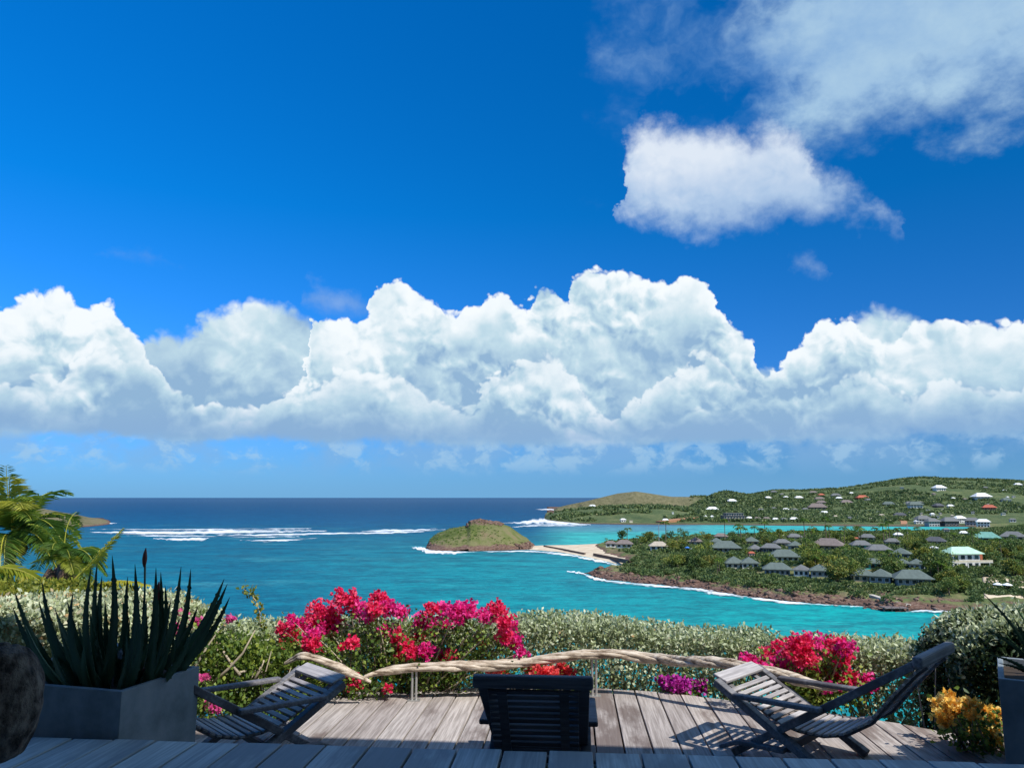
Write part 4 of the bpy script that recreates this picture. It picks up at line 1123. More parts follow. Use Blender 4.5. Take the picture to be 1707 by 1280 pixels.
# masts
for px, y0_, y1_, lb in ((1099, 912, 873, 'thin grey lattice mast standing before the lagoon'), (1514, 905, 872, 'thin pale pole at the right end of the lagoon')):
    p = hit(px, y0_, [h_pen]) or on_z(px, y0_, 4); top = on_y(px, y1_, p.y).z
    t = empty('mast', p); tag(t, lb, 'mast')
    MB().tube([(0, 0, -1), (0, 0, top - p.z)], [.35, .18], 5).build('pole', M['steel'], t)
    for q in range(6): MB().box((0, 0, (top - p.z) * (.35 + .1 * q)), (1.4, .15, .15)).build('crossbar', M['steel'], t)

# ================================================================ the terrace
YAW = -rad(4.6)                                     # the boards run a little right of the view
RD = Matrix.Rotation(YAW, 3, 'Z')
UP = EYE - 1.15                                     # height of the upper deck
def dk(v): q = RD.inverted() @ Vector((v.x, v.y, 0)); return q.x, q.y      # world -> deck frame
def wd(x, y, z): q = RD @ Vector((x, y, 0)); return Vector((q.x, q.y, z))

EDGE_PX = [(60, 1232), (300, 1216), (400, 1208), (470, 1202), (500, 1197), (535, 1168), (575, 1154), (620, 1149.5), (700, 1147), (800, 1145), (900, 1145), (1000, 1147), (1060, 1150), (1130, 1155), (1200, 1165), (1300, 1178), (1400, 1191), (1500, 1205), (1600, 1224), (1690, 1244), (1800, 1265)]
EDGE = [dk(on_z(px, py, DECK)) for px, py in EDGE_PX]
EX, EY = [e[0] for e in EDGE], [e[1] for e in EDGE]
def edge_y(x): return float(np.interp(x, EX, EY))
dr = empty('deck', (0, 0, DECK), YAW); tag(dr, kind='structure')
ur = empty('upper_deck', (0, 0, UP), YAW); tag(ur, kind='structure')
PW, GAP = .183, .012
UE = dk(on_z(855, 1249, UP))[1]                     # edge of the upper deck
rr = random.Random(5)
x = -3.9
while x < 4.6:
    xa, xb = x + GAP / 2, x + PW - GAP / 2; ya, yb = edge_y(xa), edge_y(xb); xm = (xa + xb) / 2; ym = edge_y(xm)
    y0 = UE - .45; th = .032; dz = rr.uniform(-.002, .002)
    out = [(xa, y0), (xb, y0), (xb, yb), (xm, ym), (xa, ya)]
    if min(ya, yb) > y0 + .1:
        mb = MB(); mb.add([(a - xm, b - 5.5, dz) for a, b in out] + [(a - xm, b - 5.5, dz - th) for a, b in out], [(0, 1, 2, 3, 4), (9, 8, 7, 6, 5), (0, 5, 6, 1), (1, 6, 7, 2), (2, 7, 8, 3), (3, 8, 9, 4), (4, 9, 5, 0)])
        o = mb.build('plank', M['plank_dark'] if xm > 1.9 and rr.random() < .45 else M['plank'], dr, bevel=.003); o.location = (xm, 5.5, 0)
    x += PW
x = -4.1; PU = .209
while x < 4.4:
    xa, xb = x + .006, x + PU - .006; xm = (xa + xb) / 2; dz = rr.uniform(-.0025, .0025)
    o = MB().box((0, 0, -.018 + dz), (xb - xa, 3.2, .034)).build('plank', M['plank_up'], ur, bevel=.004); o.location = (xm, UE - 1.6 + rr.uniform(-.006, .006), 0)
    x += PU
# joists and fascia
MB().box((0, UE - .06, -.26), (8.4, .035, .44)).build('riser_board', M['plank_up'], ur)
mb = MB()
for a, b in zip(EDGE, EDGE[1:]): mb.bar((a[0], a[1] - .03, -.10), (b[0], b[1] - .03, -.10), .03, .13)
mb.build('fascia', M['plank_dark'], dr)
mb = MB()
for k in range(12):
    yk = UE + .1 + k * .26; xs_ = [x_ for x_ in np.linspace(-3, 4.2, 73) if edge_y(x_) > yk + .08]
    if xs_: mb.box(((xs_[0] + xs_[-1]) / 2, yk, -.16), (xs_[-1] - xs_[0], .05, .22))
mb.build('joist', M['plank_dark'], dr)
# the covered terrace behind the camera, whose roof shades the near boards
tag(MB().add([wd(*q) for q in [(-9, 3.02, EYE + 2.9), (9, 2.80, EYE + 2.9), (9, -7, EYE + 2.9), (-9, -7, EYE + 2.9), (-9, 3.02, EYE + 3.1), (9, 2.80, EYE + 3.1), (9, -7, EYE + 3.4), (-9, -7, EYE + 3.4)]],
    [(0, 3, 2, 1), (4, 5, 6, 7), (0, 1, 5, 4), (1, 2, 6, 5), (2, 3, 7, 6), (3, 0, 4, 7)]).build('terrace_roof', M['teak_dark']), kind='structure')
tag(MB().add([wd(*q) for q in [(-9, -4.2, UP), (9, -4.2, UP), (9, -4.0, UP), (-9, -4.0, UP), (-9, -4.2, EYE + 2.9), (9, -4.2, EYE + 2.9), (9, -4.0, EYE + 2.9), (-9, -4.0, EYE + 2.9)]],
    [(0, 3, 2, 1), (4, 5, 6, 7), (0, 1, 5, 4), (1, 2, 6, 5), (2, 3, 7, 6), (3, 0, 4, 7)]).build('house_wall', M['wall_stone']), kind='structure')
tag(MB().box((0, -1.9, UP - .05), (18, 5.0, .04), YAW).build('terrace_floor', M['plank_up']), kind='structure')

# ---------------------------------------------------------------- steamer chairs
PROF = [(-.15, .425), (-.02, .362), (.12, .295), (.24, .240), (.33, .222), (.48, .222), (.62, .258), (.757, .345), (.897, .515), (1.02, .655), (1.075, .70)]
def chair(name, label, teak, loc, ang, W=.61, group='wooden steamer chairs on the lower deck'):
    "foot end at s = -.15, head at s = 1.23; s runs along local x, width along local y (0 .. W)"
    t = empty(name, loc, ang); tag(t, label, 'deck chair', group); m = M[teak if teak != 'teak' else 'teak_shaded']; ms = M[teak]
    P3 = lambda s, y, h: Vector((s, y, h))
    for y in (.02, W - .02):
        MB().bar(P3(-.16, y, .43), P3(.55, y, .015), .045, .062, (0, 1, 0)).build('front_leg', m, t, bevel=.006)
        MB().bar(P3(-.06, y * .9 + .03, .02), P3(1.03, y * .9 + .03, .70), .045, .075, (0, 1, 0)).build('rear_leg', m, t, bevel=.006)
        mb = MB(); yy = y - .035 if y < .1 else y + .035
        mb.bar(P3(-.02, yy, .375), P3(.53, yy, .385), .028, .060, (0, 1, 0)); mb.build('armrest', m, t, bevel=.008)
        mb = MB(); mb.bar(P3(-.12, yy, .055), P3(.0, yy, .105), .026, .055, (0, 1, 0)); mb.bar(P3(-.01, yy, .105), P3(.30, yy, .115), .026, .055, (0, 1, 0)); f = mb.build('foot_brace', m, t, bevel=.006)
        MB().tube([P3(-.0, yy - .02, .10), P3(-.0, yy + .02, .10)], .011, 8).build('bolt', M['steel'], f)
    MB().bar(P3(.30, .02, .12), P3(.30, W - .02, .12), .03, .045).build('stretcher', m, t, bevel=.005)
    MB().bar(P3(1.06, -.01, .722), P3(1.06, W + .01, .722), .055, .06).build('head_rest', m, t, bevel=.012)
    MB().bar(P3(-.145, .045, .445), P3(-.145, W - .045, .445), .10, .022, (.38, 0, 1)).build('top_board', ms, t, bevel=.006)
    # slats follow the profile
    S = [Vector((a, 0, b)) for a, b in PROF]; L = [0]
    for a, b in zip(S, S[1:]): L.append(L[-1] + (b - a).length)
    n = int(L[-1] / .047)
    for k in range(2, n):
        d = k * L[-1] / n; i = max(j for j in range(len(L) - 1) if L[j] <= d); f = (d - L[i]) / (L[i + 1] - L[i]); p = S[i].lerp(S[i + 1], f); tg = (S[i + 1] - S[i]).normalized(); nn = Vector((-tg.z, 0, tg.x))
        MB().bar((p.x, .06, p.z), (p.x, W - .06, p.z), .030, .014, nn).build('slat', ms, t, bevel=.003)
    for y in (.13, W - .13):
        mb = MB(); q = [Vector((a, y, b - .018)) for a, b in PROF]
        for a, b in zip(q, q[1:]): mb.bar(a, b, .014, .045, (0, 1, 0))
        mb.build('slat_strap', m, t)
    return t


p0 = Vector((1.3224 * 1.07, 4.636 * 1.07, DECK))
chair('steamer_chair', 'wooden steamer chair at the right, its slatted leg rest lit by the sun', 'teak', p0, rad(-44))
# left one: the mirror image, foot end towards the middle
pl = on_z(536, 1163, EYE - 1.23)
tl = chair('steamer_chair', 'grey wooden steamer chair at the left, half hidden by the concrete planter', 'teak', (pl.x, pl.y, DECK), rad(-138))
tl.scale = (1, -1, 1)
# middle one seen from behind: head towards the camera
hd = on_z(888, 1136, DECK + .722)
A = -rad(90) + YAW
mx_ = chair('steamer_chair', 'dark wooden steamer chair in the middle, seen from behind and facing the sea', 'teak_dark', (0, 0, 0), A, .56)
ax = Vector((math.cos(A), math.sin(A), 0)); wy = Vector((-math.sin(A), math.cos(A), 0))
mx_.location = Vector((hd.x, hd.y, DECK)) - ax * 1.06 - wy * .28

# ---------------------------------------------------------------- twisted driftwood rail
PR = on_z(690, 1167, DECK)
def rail(pts, r, label, name='driftwood_rail', nst=5, posts=()):
    C_ = [on_y(px, py, Y_) for px, py, Y_ in pts]
    # resample
    Q = []
    for i in range(len(C_) - 1):
        a, b, c, d = C_[max(i - 1, 0)], C_[i], C_[i + 1], C_[min(i + 2, len(C_) - 1)]
        for k in range(12):
            t = k / 12; Q.append(.5 * ((2 * b) + (c - a) * t + (2 * a - 5 * b + 4 * c - d) * t * t + (3 * b - a - 3 * c + d) * t ** 3))
    Q.append(C_[-1]); t0 = empty(name, Q[len(Q) // 2]); tag(t0, label, 'handrail')
    o0 = t0.location; s = 0; S = [0]
    for a, b in zip(Q, Q[1:]): s += (b - a).length; S.append(s)
    rg = random.Random(len(pts))
    for k in range(nst):
        ph = k * 6.2832 / nst + rg.uniform(-.3, .3); P_, R_ = [], []
        for q, l in zip(Q, S):
            endf = min(1, .35 + 3 * min(l, s - l)); a = ph + l * 4.2 + 1.1 * mnoise.noise(Vector((l * 2.1, k, 0))); ro = r * (.62 + .25 * mnoise.noise(Vector((l * 2.5, k, 7)))) * endf
            P_.append(q - o0 + Vector((0, math.cos(a) * ro, math.sin(a) * ro * .8))); R_.append(max(.006, r * (.50 + .35 * mnoise.noise(Vector((l * 3.3, k * 3, 2))) + .18 * mnoise.noise(Vector((l * 13, k * 3, 2)))) * endf))
        MB().tube(P_, R_, 9).build('strand', M['driftwood'], t0, smooth=True)
    for px, py, Y_ in posts:
        b = on_z(px, py, DECK); z = min(Q, key=lambda q: abs(q.x - b.x)).z
        for dx in (-.016, .016): MB().tube([b + Vector((dx, 0, 0)) - o0, Vector((b.x + dx, b.y, z)) - o0], .010, 8).build('post', M['steel'], t0)
        MB().box(b + Vector((0, 0, .004)) - o0, (.10, .07, .008)).build('base_plate', M['steel'], t0)
Yr = PR.y
rail([(607, 1128, Yr - .1), (640, 1119, Yr), (700, 1112, Yr), (770, 1110, Yr + .02), (850, 1106, Yr + .05), (930, 1096, Yr + .08), (1010, 1089, Yr + .1), (1090, 1097, Yr + .05), (1160, 1102, Yr - .2), (1230, 1108, Yr - .4), (1290, 1121, Yr - .55), (1345, 1137, Yr - .65), (1395, 1148, Yr - .75)],
     .041, 'long twisted driftwood handrail curving along the sea edge of the deck', posts=[(690, 1167, 0), (991, 1160, 0)])
rail([(618, 1136, Yr - .15), (598, 1127, Yr - .18), (565, 1112, Yr - .2), (530, 1099, Yr - .2), (505, 1093, Yr - .2), (490, 1098, Yr - .15), (474, 1106, Yr - .1)], .036, 'short thin piece of driftwood rail sloping down at the left end', nst=4)

# ---------------------------------------------------------------- planters, boulder, aloes
def planter(c, ang, w, d, h, label, m='concrete'):
    t = empty('planter', c, ang); tag(t, label, 'planter', 'concrete planters beside the step'); th = .03
    vs, fs = [], []
    o = [(0, 0), (w, 0), (w, d), (0, d)]; i_ = [(th, th), (w - th, th), (w - th, d - th), (th, d - th)]
    vs = [(x, y, 0) for x, y in o] + [(x, y, h) for x, y in o] + [(x, y, h) for x, y in i_] + [(x, y, h - .12) for x, y in i_]
    fs = [(3, 2, 1, 0)] + [(k, (k + 1) % 4, 4 + (k + 1) % 4, 4 + k) for k in range(4)] + [(4 + k, 4 + (k + 1) % 4, 8 + (k + 1) % 4, 8 + k) for k in range(4)] + [(8 + k, 8 + (k + 1) % 4, 12 + (k + 1) % 4, 12 + k) for k in range(4)]
    MB().add(vs, fs).build('shell', M[m], t, bevel=.004)
    MB().add([(x, y, h - .05 - .002) for x, y in i_], [(0, 1, 2, 3)]).build('soil', M['soil'], t)
    return t
zt = EYE - .94
c0, c1 = on_z(203, 1152, zt), on_z(333, 1110, zt); e1 = (c1 - c0); a1 = math.atan2(e1.y, e1.x); dpl = 1.0
planter((c0.x, c0.y, DECK), a1, e1.length, dpl, zt - DECK, 'square slate grey concrete planter full of aloes at the left')
q0 = on_z(1664, 1130, EYE - 1.0)
planter((q0.x, q0.y, DECK), rad(-32), .7, .7, .6, 'blue grey concrete planter cut off by the right edge of the photo')

def blade(base, tip, w, m, parent, bend=.12, bdir=None, curl=0.0):
    "a thick channelled aloe leaf"
    base, tip = Vector(base), Vector(tip); ax_ = tip - base; L = ax_.length; side = Vector((1, .25 * rr.uniform(-1, 1), 0)); side = (side - ax_.normalized() * side.dot(ax_.normalized())).normalized()
    fr = side.cross(ax_).normalized(); bd = bdir or Vector((rr.uniform(-1, 1) * .5, rr.uniform(-.6, .2), 0)); vs, fs = [], []; n = 10
    for i in range(n + 1):
        t = i / n; p = base + ax_ * t + bd * (L * bend * math.sin(math.pi * t)) + Vector((0, 0, L * curl * math.sin(math.pi * t)))
        ww = w * (1 - t) ** .75 * (1 - .25 * (1 - t) ** 6) + .002; th = ww * .34
        vs += [p - side * ww / 2 + fr * th * .5, p - side * ww * .26 - fr * th * .6, p + side * ww * .26 - fr * th * .6, p + side * ww / 2 + fr * th * .5, p + fr * th * .05]
    for i in range(n):
        for k in range(5): a, b = i * 5 + k, i * 5 + (k + 1) % 5; fs.append((a, b, b + 5, a + 5))
    # teeth along both margins
    base_n = len(vs)
    for i in range(1, 9):
        for col, sg in ((0, -1), (3, 1)):
            a = vs[i * 5 + col]; b = vs[(i + 1) * 5 + col]; mid = a.lerp(b, .5) + side * sg * .006; o = len(vs)
            vs += [a.copy(), a.lerp(b, .35), a.lerp(b, .15) + side * sg * .006]; fs.append((o, o + 1, o + 2))
    o = MB().add(vs, fs).build('leaf', M[m], parent, smooth=True); return o


al = empty('aloe_plant', ((c0.x + c1.x) / 2 - .35, (c0.y + c1.y) / 2 + .3, zt - .05)); tag(al, 'big dark aloe clump with tall pointed leaves in the left planter', 'aloe')
AO = al.location
tips = [(187, 925), (162, 936), (152, 945), (260, 946), (302, 944), (318, 948), (374, 964), (379, 973), (383, 995), (268, 953), (213, 961), (24, 985), (70, 968), (65, 1002), (21, 1011), (122, 986), (205, 1000), (240, 985), (232, 1010), (175, 1000),
        (42, 1040), (92, 1015), (130, 1040), (150, 1020), (285, 1000), (300, 1030), (330, 1010), (100, 1050), (160, 1055), (215, 1060), (255, 1040), (345, 1030), (60, 1060), (190, 1040), (112, 1000), (275, 975), (225, 940), (245, 1000), (200, 1080), (140, 1075), (320, 1050), (170, 960), (35, 1075), (290, 1060), (85, 1080), (248, 1070), (230, 1090), (180, 1100), (120, 1095)] + [(rr.uniform(80, 285), rr.uniform(1000, 1080)) for _ in range(26)]
for k, (tx, ty) in enumerate(tips):
    bx = 195 + (tx - 195) * .60 + rr.uniform(-14, 14); bx = min(bx, 288); far = rr.uniform(-.2, .55) + max(0, (bx - 200)) / 130 * .60
    Yb = c0.y + .26 + far * .7 + (.1 if bx < 190 else 0); b = on_y(bx, 1140, Yb); b.z = zt - .06
    tp = on_y(tx, ty, Yb + rr.uniform(-.28, .08)); L = (tp - b).length
    blade(b - AO, tp - AO, .034 + .030 * L + rr.uniform(0, .016), 'aloe', al, rr.uniform(.04, .13), Vector((.9 if tx < bx else -.9, -.1, 0)) * rr.uniform(-.25, -1))
for (px, py, bx) in ((242, 922, 237), (264, 978, 258)):
    b, tp = on_y(bx, 1120, c0.y + .5), on_y(px, py, c0.y + .45)
    st = MB().tube([b - AO, (b + tp) / 2 - AO + Vector((.004, 0, 0)), tp - AO], [.007, .006, .006], 6).build('flower_stalk', M['aloe'], al, smooth=True)
    MB().tube([tp - AO + Vector((0, 0, -.075)), tp - AO + Vector((0, 0, -.055)), tp - AO + Vector((0, 0, -.03)), tp - AO, tp - AO + Vector((.002, 0, .03))], [.005, .011, .014, .010, .002], 7).build('flower_bud', M['bud'], al, smooth=True)
    for q in range(10):
        a = q * 2.4; z = -.06 + q * .007; c = tp - AO + Vector((0, 0, z))
# right plant
ar = empty('aloe_plant', (q0.x + .4, q0.y + .15, EYE - 1.06)); tag(ar, 'dark spiky plant at the right edge, its thin leaves reaching in over the planter', 'aloe'); RO = ar.location
for tx, ty, bx, by in ((1638, 988, 1735, 1125), (1688, 1003, 1745, 1130), (1648, 1090, 1730, 1135), (1640, 1045, 1740, 1130), (1700, 985, 1760, 1120), (1672, 1055, 1730, 1128), (1665, 1105, 1730, 1135), (1690, 1030, 1725, 1130), (1700, 1075, 1735, 1132), (1735, 960, 1765, 1120), (1780, 970, 1775, 1125)):
    b, tp = on_y(bx, by, q0.y + .25), on_y(tx, ty, q0.y + rr.uniform(.0, .2)); b.z = EYE - 1.06
    blade(b - RO, tp - RO, .030, 'aloe', ar, .07, Vector((.5, 0, .6)))
# boulder
me = rock_mesh('boulder', M['boulder'], 3, 5, 1.0, .35); bc = on_y(4, 1172, 2.95)
o = link_mesh('boulder', me); o.location = (bc.x, bc.y, bc.z); o.scale = (.13, .14, .215); me.shade_smooth(); tag(o, 'large dark rough boulder on the upper deck at the left edge', 'boulder')
rb = 0

# ---------------------------------------------------------------- hedge
def curve_pts(pts, n):
    pts = np.array(pts, float); d = np.concatenate([[0], np.cumsum(np.hypot(np.diff(pts[:, 0]), np.diff(pts[:, 1])))])
    t = np.linspace(0, d[-1], n); return np.stack([np.interp(t, d, pts[:, k]) for k in range(pts.shape[1])], 1)


def hedge(label, top, n, thick, depth, m, leaf=(.040, .023), low=.35, name='hedge', stems=22, falloff=.5, sub=None, cat='hedge', pale=0.0):
    "top: photo pixels with the distance at which the hedge stands; the leaves fill a body below that line"
    T_ = np.array([[*on_y(a, b, Y_)] for a, b, Y_ in top]); q = curve_pts(T_, 400)
    t0 = empty(name, (float(q[200, 0]), float(q[200, 1]), float(q[:, 2].min() - depth))); tag(t0, label, cat); O = np.array(t0.location)
    i = RNG.integers(0, 400, n); c = q[i] + RNG.normal(size=(n, 3)) * .02
    u = RNG.random(n)
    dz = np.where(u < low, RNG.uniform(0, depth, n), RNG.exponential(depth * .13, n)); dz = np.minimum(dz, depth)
    # uneven clipped top, rounded shoulders, leaves gathered on the shell
    yo = RNG.uniform(-1, 1, n); yo = np.sign(yo) * np.abs(yo) ** .5
    hn = npnoise(c[:, 0] * 1.0, yo + 3, 3.0, 4, 5) * .13
    P = c.copy(); P[:, 1] += yo * thick / 2 + npnoise(c[:, 0], c[:, 2] - dz, 5.0, 3, 2) * .12; P[:, 2] += hn - dz - .06 * yo ** 4
    gap = npnoise(P[:, 0], P[:, 2], 3.2, 4, 9); keep = (gap > -.02 - (1 - np.clip(dz / depth, 0, 1)) * .45) | (RNG.random(n) < .10); P = P[keep]; dzk = dz[keep]
    k = len(P); tone = np.clip(RNG.beta(2.2, 2.4, k) * (1 - .28 * sst(dzk, .15, depth)) + npnoise(P[:, 0], P[:, 2], 7, 3, 3) * .35 + pale, 0, 1)  # tone falls below the top, depth shadows put into the leaf colour
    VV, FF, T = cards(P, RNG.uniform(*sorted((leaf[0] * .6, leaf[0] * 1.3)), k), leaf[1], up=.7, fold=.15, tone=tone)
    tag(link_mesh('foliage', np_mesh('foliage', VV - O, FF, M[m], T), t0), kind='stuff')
    rg = random.Random(n)
    for s_ in range(stems):
        a = q[rg.randrange(5, 395)]; b = Vector((a[0] + rg.uniform(-.1, .1), a[1] + rg.uniform(-.1, .1), a[2] - depth - .1)) - t0.location
        mb = MB()
        for w_ in range(3):
            tpx = Vector((a[0] + rg.uniform(-.35, .35), a[1] + rg.uniform(-.15, .15), a[2] - rg.uniform(.05, .3))) - t0.location; md = b.lerp(tpx, .5) + Vector((rg.uniform(-.08, .08), rg.uniform(-.05, .05), 0))
            mb.tube([b, b.lerp(md, .6), md, tpx], [.012, .009, .007, .003], 5)
        mb.build('stem', M['pale_bark'], t0, smooth=True)
    return t0


hedge('clipped silvery green hedge along the whole sea side of the deck', [(300, 1046, 6.3), (340, 1038, 6.6), (420, 1038, 6.9), (480, 1037, 7.0), (600, 1036, 7.05), (700, 1036, 7.1), (800, 1034, 7.1), (870, 1030, 7.1), (960, 1028, 7.1), (1040, 1036, 7.05), (1100, 1045, 7.0), (1160, 1049, 6.95), (1225, 1055, 6.9), (1285, 1052, 6.85)],
      60000, .55, .80, 'silver_leaf', low=.46, stems=80)
hedge('silvery green hedge stretch between the right magenta bush and the large corner bush', [(1300, 1078, 6.6), (1330, 1068, 6.6), (1400, 1068, 6.5), (1450, 1070, 6.4), (1510, 1072, 6.3), (1560, 1075, 6.2), (1600, 1078, 6.0)], 17000, .5, .75, 'silver_leaf', stems=12)
hedge('broad pale silvery bush mass behind the aloe at the far left', [(-60, 1008, 5.4), (20, 1002, 5.5), (80, 1000, 5.6), (150, 1000, 5.7), (210, 1000, 5.8), (260, 1006, 5.9), (300, 1022, 6.0), (335, 1040, 6.1)], 36000, 1.0, .75, 'silver_leaf', low=.3, name='silver_bush', stems=12, cat='bush', pale=.12)
# the big corner bush: dark inside, silver on top
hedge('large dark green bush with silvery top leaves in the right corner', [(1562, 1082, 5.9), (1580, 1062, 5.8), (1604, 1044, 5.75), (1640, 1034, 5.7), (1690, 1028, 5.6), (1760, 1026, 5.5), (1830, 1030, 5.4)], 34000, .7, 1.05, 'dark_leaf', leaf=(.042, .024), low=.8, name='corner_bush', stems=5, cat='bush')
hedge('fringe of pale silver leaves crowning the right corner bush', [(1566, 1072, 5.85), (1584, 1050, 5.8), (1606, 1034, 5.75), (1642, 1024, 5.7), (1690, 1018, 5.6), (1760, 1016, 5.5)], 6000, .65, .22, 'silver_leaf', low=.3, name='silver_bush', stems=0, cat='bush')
hedge('low leafy green growth mixed into the hedge left of the magenta flowers', [(335, 1055, 6.1), (380, 1058, 6.2), (430, 1062, 6.3), (480, 1075, 6.35), (540, 1095, 6.4)], 5000, .3, .5, 'green_leaf', leaf=(.042, .028), low=.9, name='leafy_shrub', stems=8, cat='shrub')
hedge('yellow green shrub below the coconut palms at the left', [(-120, 985, 13), (-20, 975, 13), (60, 972, 13), (120, 976, 13), (180, 984, 13), (235, 1000, 13)], 16000, 1.6, 1.5, 'yellow_leaf', leaf=(.09, .05), low=.5, name='yellow_shrub', stems=5, cat='shrub')


# ---------------------------------------------------------------- bougainvillea
def bougainvillea(label, group_px, ox, oy, sc, Y_, base, m, leaves=600, yvar=.25, spread=1.0, alt=None, name='bougainvillea', dens=.78, arch=True):
    cs = [(ox + a / sc, oy + b / sc, r / sc * spread) for a, b, r in group_px]
    b0 = on_y(*base, Y_); t0 = empty(name, b0); tag(t0, label, 'bougainvillea'); O = np.array(b0); LP = []
    rg = random.Random(len(cs))
    for k, (px, py, r) in enumerate(cs):
        c = on_y(px, py, Y_ + rg.uniform(-yvar, yvar)); R_ = r * c.y / FPX; n = int(max(14, 1300 * dens * (R_ / .1) ** 2 * .185))
        # florets: groups of three cupped bracts
        d = RNG.normal(size=(n, 3)); d /= np.linalg.norm(d, axis=1, keepdims=True)
        C_ = np.array(c) + d * R_ * RNG.uniform(.3, 1.35, (n, 1)) * np.array([1.1, .8, .85]) + RNG.normal(size=(n, 3)) * R_ * .12
        C3 = np.repeat(C_, 3, 0); o3 = np.repeat(d, 3, 0) * .6
        VV, FF, T = cards(C3, RNG.uniform(.022, .040, n * 3), .030, up=.5, out=o3, fold=.35, tone=np.clip(np.repeat(RNG.random(n), 3) * .7 + RNG.random(n * 3) * .3, 0, 1))
        mm = alt[0] if alt and rg.random() < alt[1] else m
        link_mesh('flower_cluster', np_mesh('flower_cluster', VV - O, FF, M[mm], T), t0)
        # arching twig from the base
        s0 = Vector((b0.x + (c.x - b0.x) * .35 + rg.uniform(-.1, .1), b0.y, b0.z)) - b0; e = c - b0; md = s0.lerp(e, .55) + Vector((0, 0, .07 if arch else .02))
        pts = [s0 * (1 - t) ** 2 + md * 2 * t * (1 - t) + e * t * t for t in (0, .2, .4, .6, .8, 1)]
        MB().tube(pts, [.011, .009, .007, .006, .004, .002], 5).build('twig', M['bark'] if rg.random() < .5 else M['pale_bark'], t0, smooth=True)
        for q in pts[1:5]: LP.append(np.array(q)[None] + RNG.normal(size=(leaves // len(cs) // 4 + 1, 3)) * np.array([.075, .06, .055]))
    LP = np.concatenate(LP); VV, FF, T = cards(LP, RNG.uniform(.025, .05, len(LP)), .028, up=.4, fold=.2)
    tag(link_mesh('leafage', np_mesh('leafage', VV, FF, M['green_leaf'], T), t0), kind='stuff')


bougainvillea('large arching bougainvillea with magenta flowers left of the middle chair', [(430, 130, 50), (490, 180, 42), (620, 135, 42), (600, 190, 38), (680, 180, 38), (740, 200, 36), (310, 230, 80), (310, 290, 60), (120, 245, 22), (160, 290, 42), (130, 340, 52), (70, 300, 26), (70, 385, 22), (245, 330, 36), (560, 220, 34), (500, 210, 32),
    (660, 300, 36), (730, 340, 36), (850, 370, 34), (880, 270, 50), (770, 400, 42), (750, 440, 32), (810, 440, 26), (920, 190, 30), (990, 200, 46), (1060, 200, 52), (1130, 190, 42), (1090, 240, 34), (1290, 190, 44), (1210, 220, 30), (1230, 250, 30), (1340, 260, 40), (1370, 300, 36), (1000, 280, 26), (890, 430, 36), (950, 440, 36), (1020, 465, 40), (1330, 340, 34), (1370, 370, 40), (1400, 380, 36), (1430, 435, 26), (1200, 370, 18)],
    450, 960, 3.414, 6.62, (660, 1165), 'magenta', leaves=4200, alt=('crimson', .45))
bougainvillea('low crimson bougainvillea sprays hanging beside the left driftwood rail', [(240, 390, 42), (470, 380, 30), (410, 405, 16), (480, 590, 30), (480, 620, 32), (670, 645, 18), (110, 510, 22)], 450, 960, 3.414, 6.45, (570, 1160), 'crimson', leaves=700)
bougainvillea('coral red bougainvillea showing above the backrest of the middle chair', [(1490, 540, 32), (1540, 550, 40), (1590, 555, 40), (1650, 540, 42), (1700, 560, 30), (1270, 550, 26), (1330, 550, 16)], 450, 960, 3.414, 6.55, (900, 1165), 'coral', leaves=500)
bougainvillea('dense round magenta bougainvillea behind the right steamer chair', [(430, 345, 48), (490, 345, 48), (560, 350, 42), (640, 360, 48), (690, 370, 40), (240, 400, 24), (330, 390, 48), (380, 390, 48), (130, 455, 38), (180, 455, 30), (300, 480, 58), (350, 460, 58), (420, 440, 58), (460, 430, 48), (370, 500, 48), (250, 500, 32), (480, 480, 36), (510, 520, 36), (600, 400, 24), (660, 450, 46), (690, 440, 36),
    (560, 490, 24), (580, 540, 30), (690, 540, 42), (740, 560, 46), (800, 575, 46), (850, 570, 24), (580, 600, 30), (545, 590, 24), (430, 540, 30), (600, 560, 20), (650, 600, 18)], 1207, 970, 3.414, 6.12, (1340, 1175), 'magenta', leaves=2600, alt=('crimson', .25))
bougainvillea('small purple bougainvillea peeping over the deck edge', [(890, 605, 34), (940, 612, 34), (990, 622, 32), (1075, 622, 32), (1090, 650, 26), (960, 640, 26), (920, 640, 20)], 850, 960, 3.414, 6.75, (1130, 1165), 'purple', leaves=260)
bougainvillea('golden orange bougainvillea in the right corner beside the planter', [(1270, 710, 46), (1240, 740, 36), (1300, 750, 36), (1250, 800, 46), (1400, 740, 46), (1440, 760, 36), (1420, 790, 24), (1560, 790, 46), (1540, 830, 36), (1570, 880, 46), (1480, 900, 40), (1540, 920, 36), (1390, 890, 18)], 1207, 960, 3.414, 5.1, (1640, 1250), 'orange', leaves=600, arch=False, spread=1.0)
bougainvillea('bright pink bougainvillea between the aloe leaves and the hedge', [(1020, 250, 42), (1000, 310, 40), (970, 330, 26), (1120, 270, 26), (1310, 240, 12), (1060, 300, 18)], 0, 960, 3.414, 5.9, (300, 1120), 'pink', leaves=420)
bougainvillea('low pink flowers seen between the planter and the left chair', [(1160, 580, 20), (1190, 740, 26), (1230, 755, 22)], 0, 960, 3.414, 5.9, (350, 1210), 'pink', leaves=200)
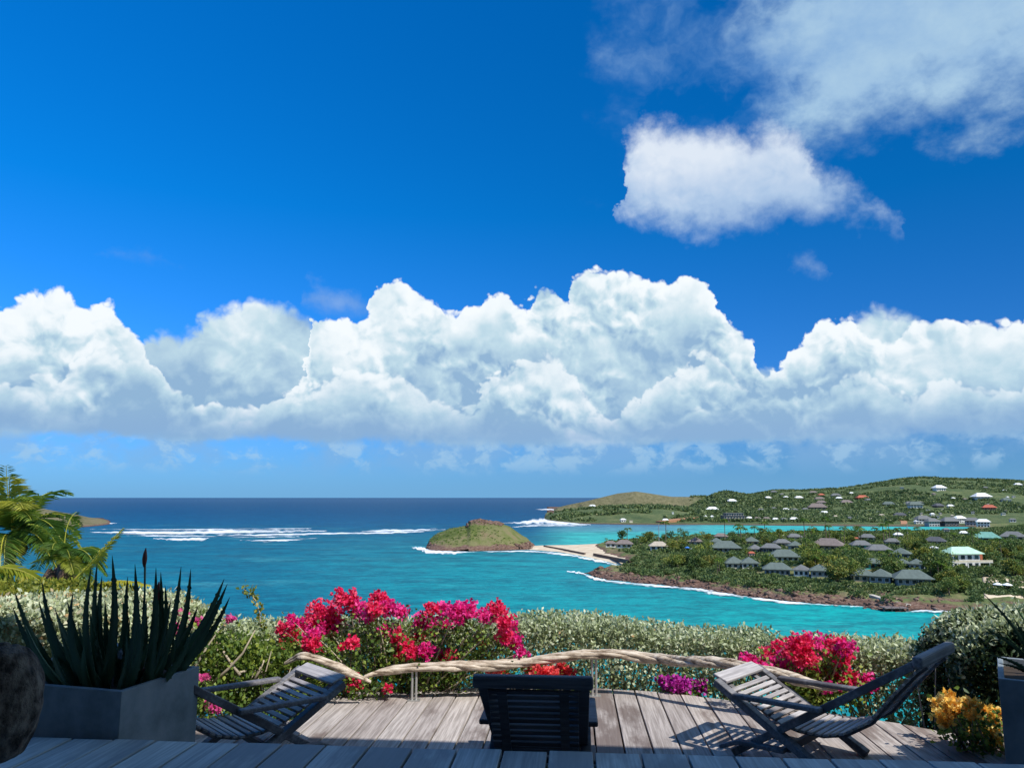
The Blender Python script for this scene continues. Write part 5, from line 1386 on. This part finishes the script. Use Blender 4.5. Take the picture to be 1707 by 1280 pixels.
# a yellow sprig and a dry branch in the hedge
t = empty('sprig', on_y(434, 1040, 6.4)); tag(t, 'single yellow green sprig rising above the hedge against the water', 'plant'); O = np.array(t.location)
pts = [on_y(x_, y_, 6.4) - t.location for x_, y_ in ((434, 1042), (433, 1020), (426, 1000), (414, 986), (402, 980))]
MB().tube(pts, [.006, .005, .004, .003, .002], 5).build('stem', M['pale_bark'], t)
P = np.concatenate([np.array(q)[None] + RNG.normal(size=(10, 3)) * .022 for q in [p_.lerp(q_, f) for p_, q_ in zip(pts, pts[1:]) for f in (0, .5)]])
VV, FF, T = cards(P, .045, .026, fold=.2); link_mesh('leafage', np_mesh('leafage', VV, FF, M['yellow_leaf'], T), t)['kind'] = 'stuff'
t = empty('dry_branch', on_y(352, 1135, 6.05)); tag(t, 'bare bleached branch forking through the hedge right of the aloe', 'branch')
for k, pl_ in enumerate([((352, 1140), (380, 1115), (405, 1088), (425, 1050)), ((400, 1125), (385, 1105), (372, 1085)), ((365, 1128), (390, 1122), (410, 1118)), ((420, 1140), (432, 1118), (440, 1100))]):
    MB().tube([on_y(a, b, 6.05 + .03 * k) - t.location for a, b in pl_], [.013, .011, .008, .004][:len(pl_)], 6).build('limb', M['pale_bark'], t, smooth=True)

# ---------------------------------------------------------------- the coconut palms on the slope at the left
def near_palm(cx, cy, Y_, L, n, seed, label, fr_extra=(), upright=.5):
    c = on_y(cx, cy, Y_); zg = float(h_slope(np.array([c.x]), np.array([c.y]))[0])
    t = empty('coconut_palm', (c.x, c.y, zg)); tag(t, label, 'palm tree', 'coconut palms on the slope'); top = Vector((0, 0, c.z - zg))
    MB().tube([(-.5, 0, -1), (-.35, 0, top.z * .3), (-.1, 0, top.z * .7), (0, 0, top.z)], [.22, .17, .14, .13], 10).build('trunk', M['bark'], t, smooth=True)
    rg = random.Random(seed)
    fronds = [(a, 'palm_leaf') for a in palm_mesh(L, n, 0, seed, .95, wind=(.32, .05), upright=upright)]
    for k, ((pts, L_, r), mm) in enumerate(fronds):
        if k in fr_extra: mm = 'palm_yellow'
        mb = frond_arrays(pts, L_, 40, .028 * L / 3, .30, rg, .35); o = mb.build('frond', M[mm], t); o.location = top
        nv = len(o.data.vertices); tn = np.clip(RNG.random(nv) * .25 + r * .6, 0, 1); tn[:52] = .9
        at = o.data.attributes.new('tone', 'FLOAT', 'POINT'); at.data.foreach_set('value', tn.astype(np.float32))
    for k in range(5):
        a = k * 1.3; bm_ = MB(); bm_.tube([(.28 * math.cos(a), .28 * math.sin(a), -.15), (.28 * math.cos(a), .28 * math.sin(a), -.32), (.28 * math.cos(a), .28 * math.sin(a), -.5)], [.05, .13, .05], 7); o = bm_.build('coconut', M['frond_dry'], t, smooth=True); o.location = top
    return t
near_palm(22, 893, 20, 1.95, 24, 3, 'big wind-blown coconut palm at the left edge with yellow lower fronds', (3, 7, 12, 15), .95)
near_palm(108, 935, 17, 1.15, 20, 8, 'smaller coconut palm crown right of the big one, against the sea', (2, 9), 1.0)
near_palm(-70, 965, 15, 2.1, 13, 5, 'low palm crown whose fronds reach in from the left edge', (1, 4, 8))
def lone_frond(px, label):
    pts = [on_y(a, b, 13.5) for a, b in px]; t = empty('palm_frond', pts[0]); tag(t, label, 'palm frond'); q = curve_pts(np.array([tuple(p) for p in pts]), 13); q = [Vector(v) - t.location for v in q]
    mb = frond_arrays(q, 2.0, 44, .014, .12, random.Random(2), .5); o = mb.build('frond_blade', M['palm_yellow'], t); at = o.data.attributes.new('tone', 'FLOAT', 'POINT'); at.data.foreach_set('value', [.6] * len(o.data.vertices))
lone_frond([(130, 985), (160, 974), (190, 968), (220, 969), (252, 976)], 'drooping yellow palm frond lying over the silvery bush at the left')
lone_frond([(125, 965), (150, 940), (175, 912), (206, 880)], 'thin upright palm frond pointing up right over the sea')
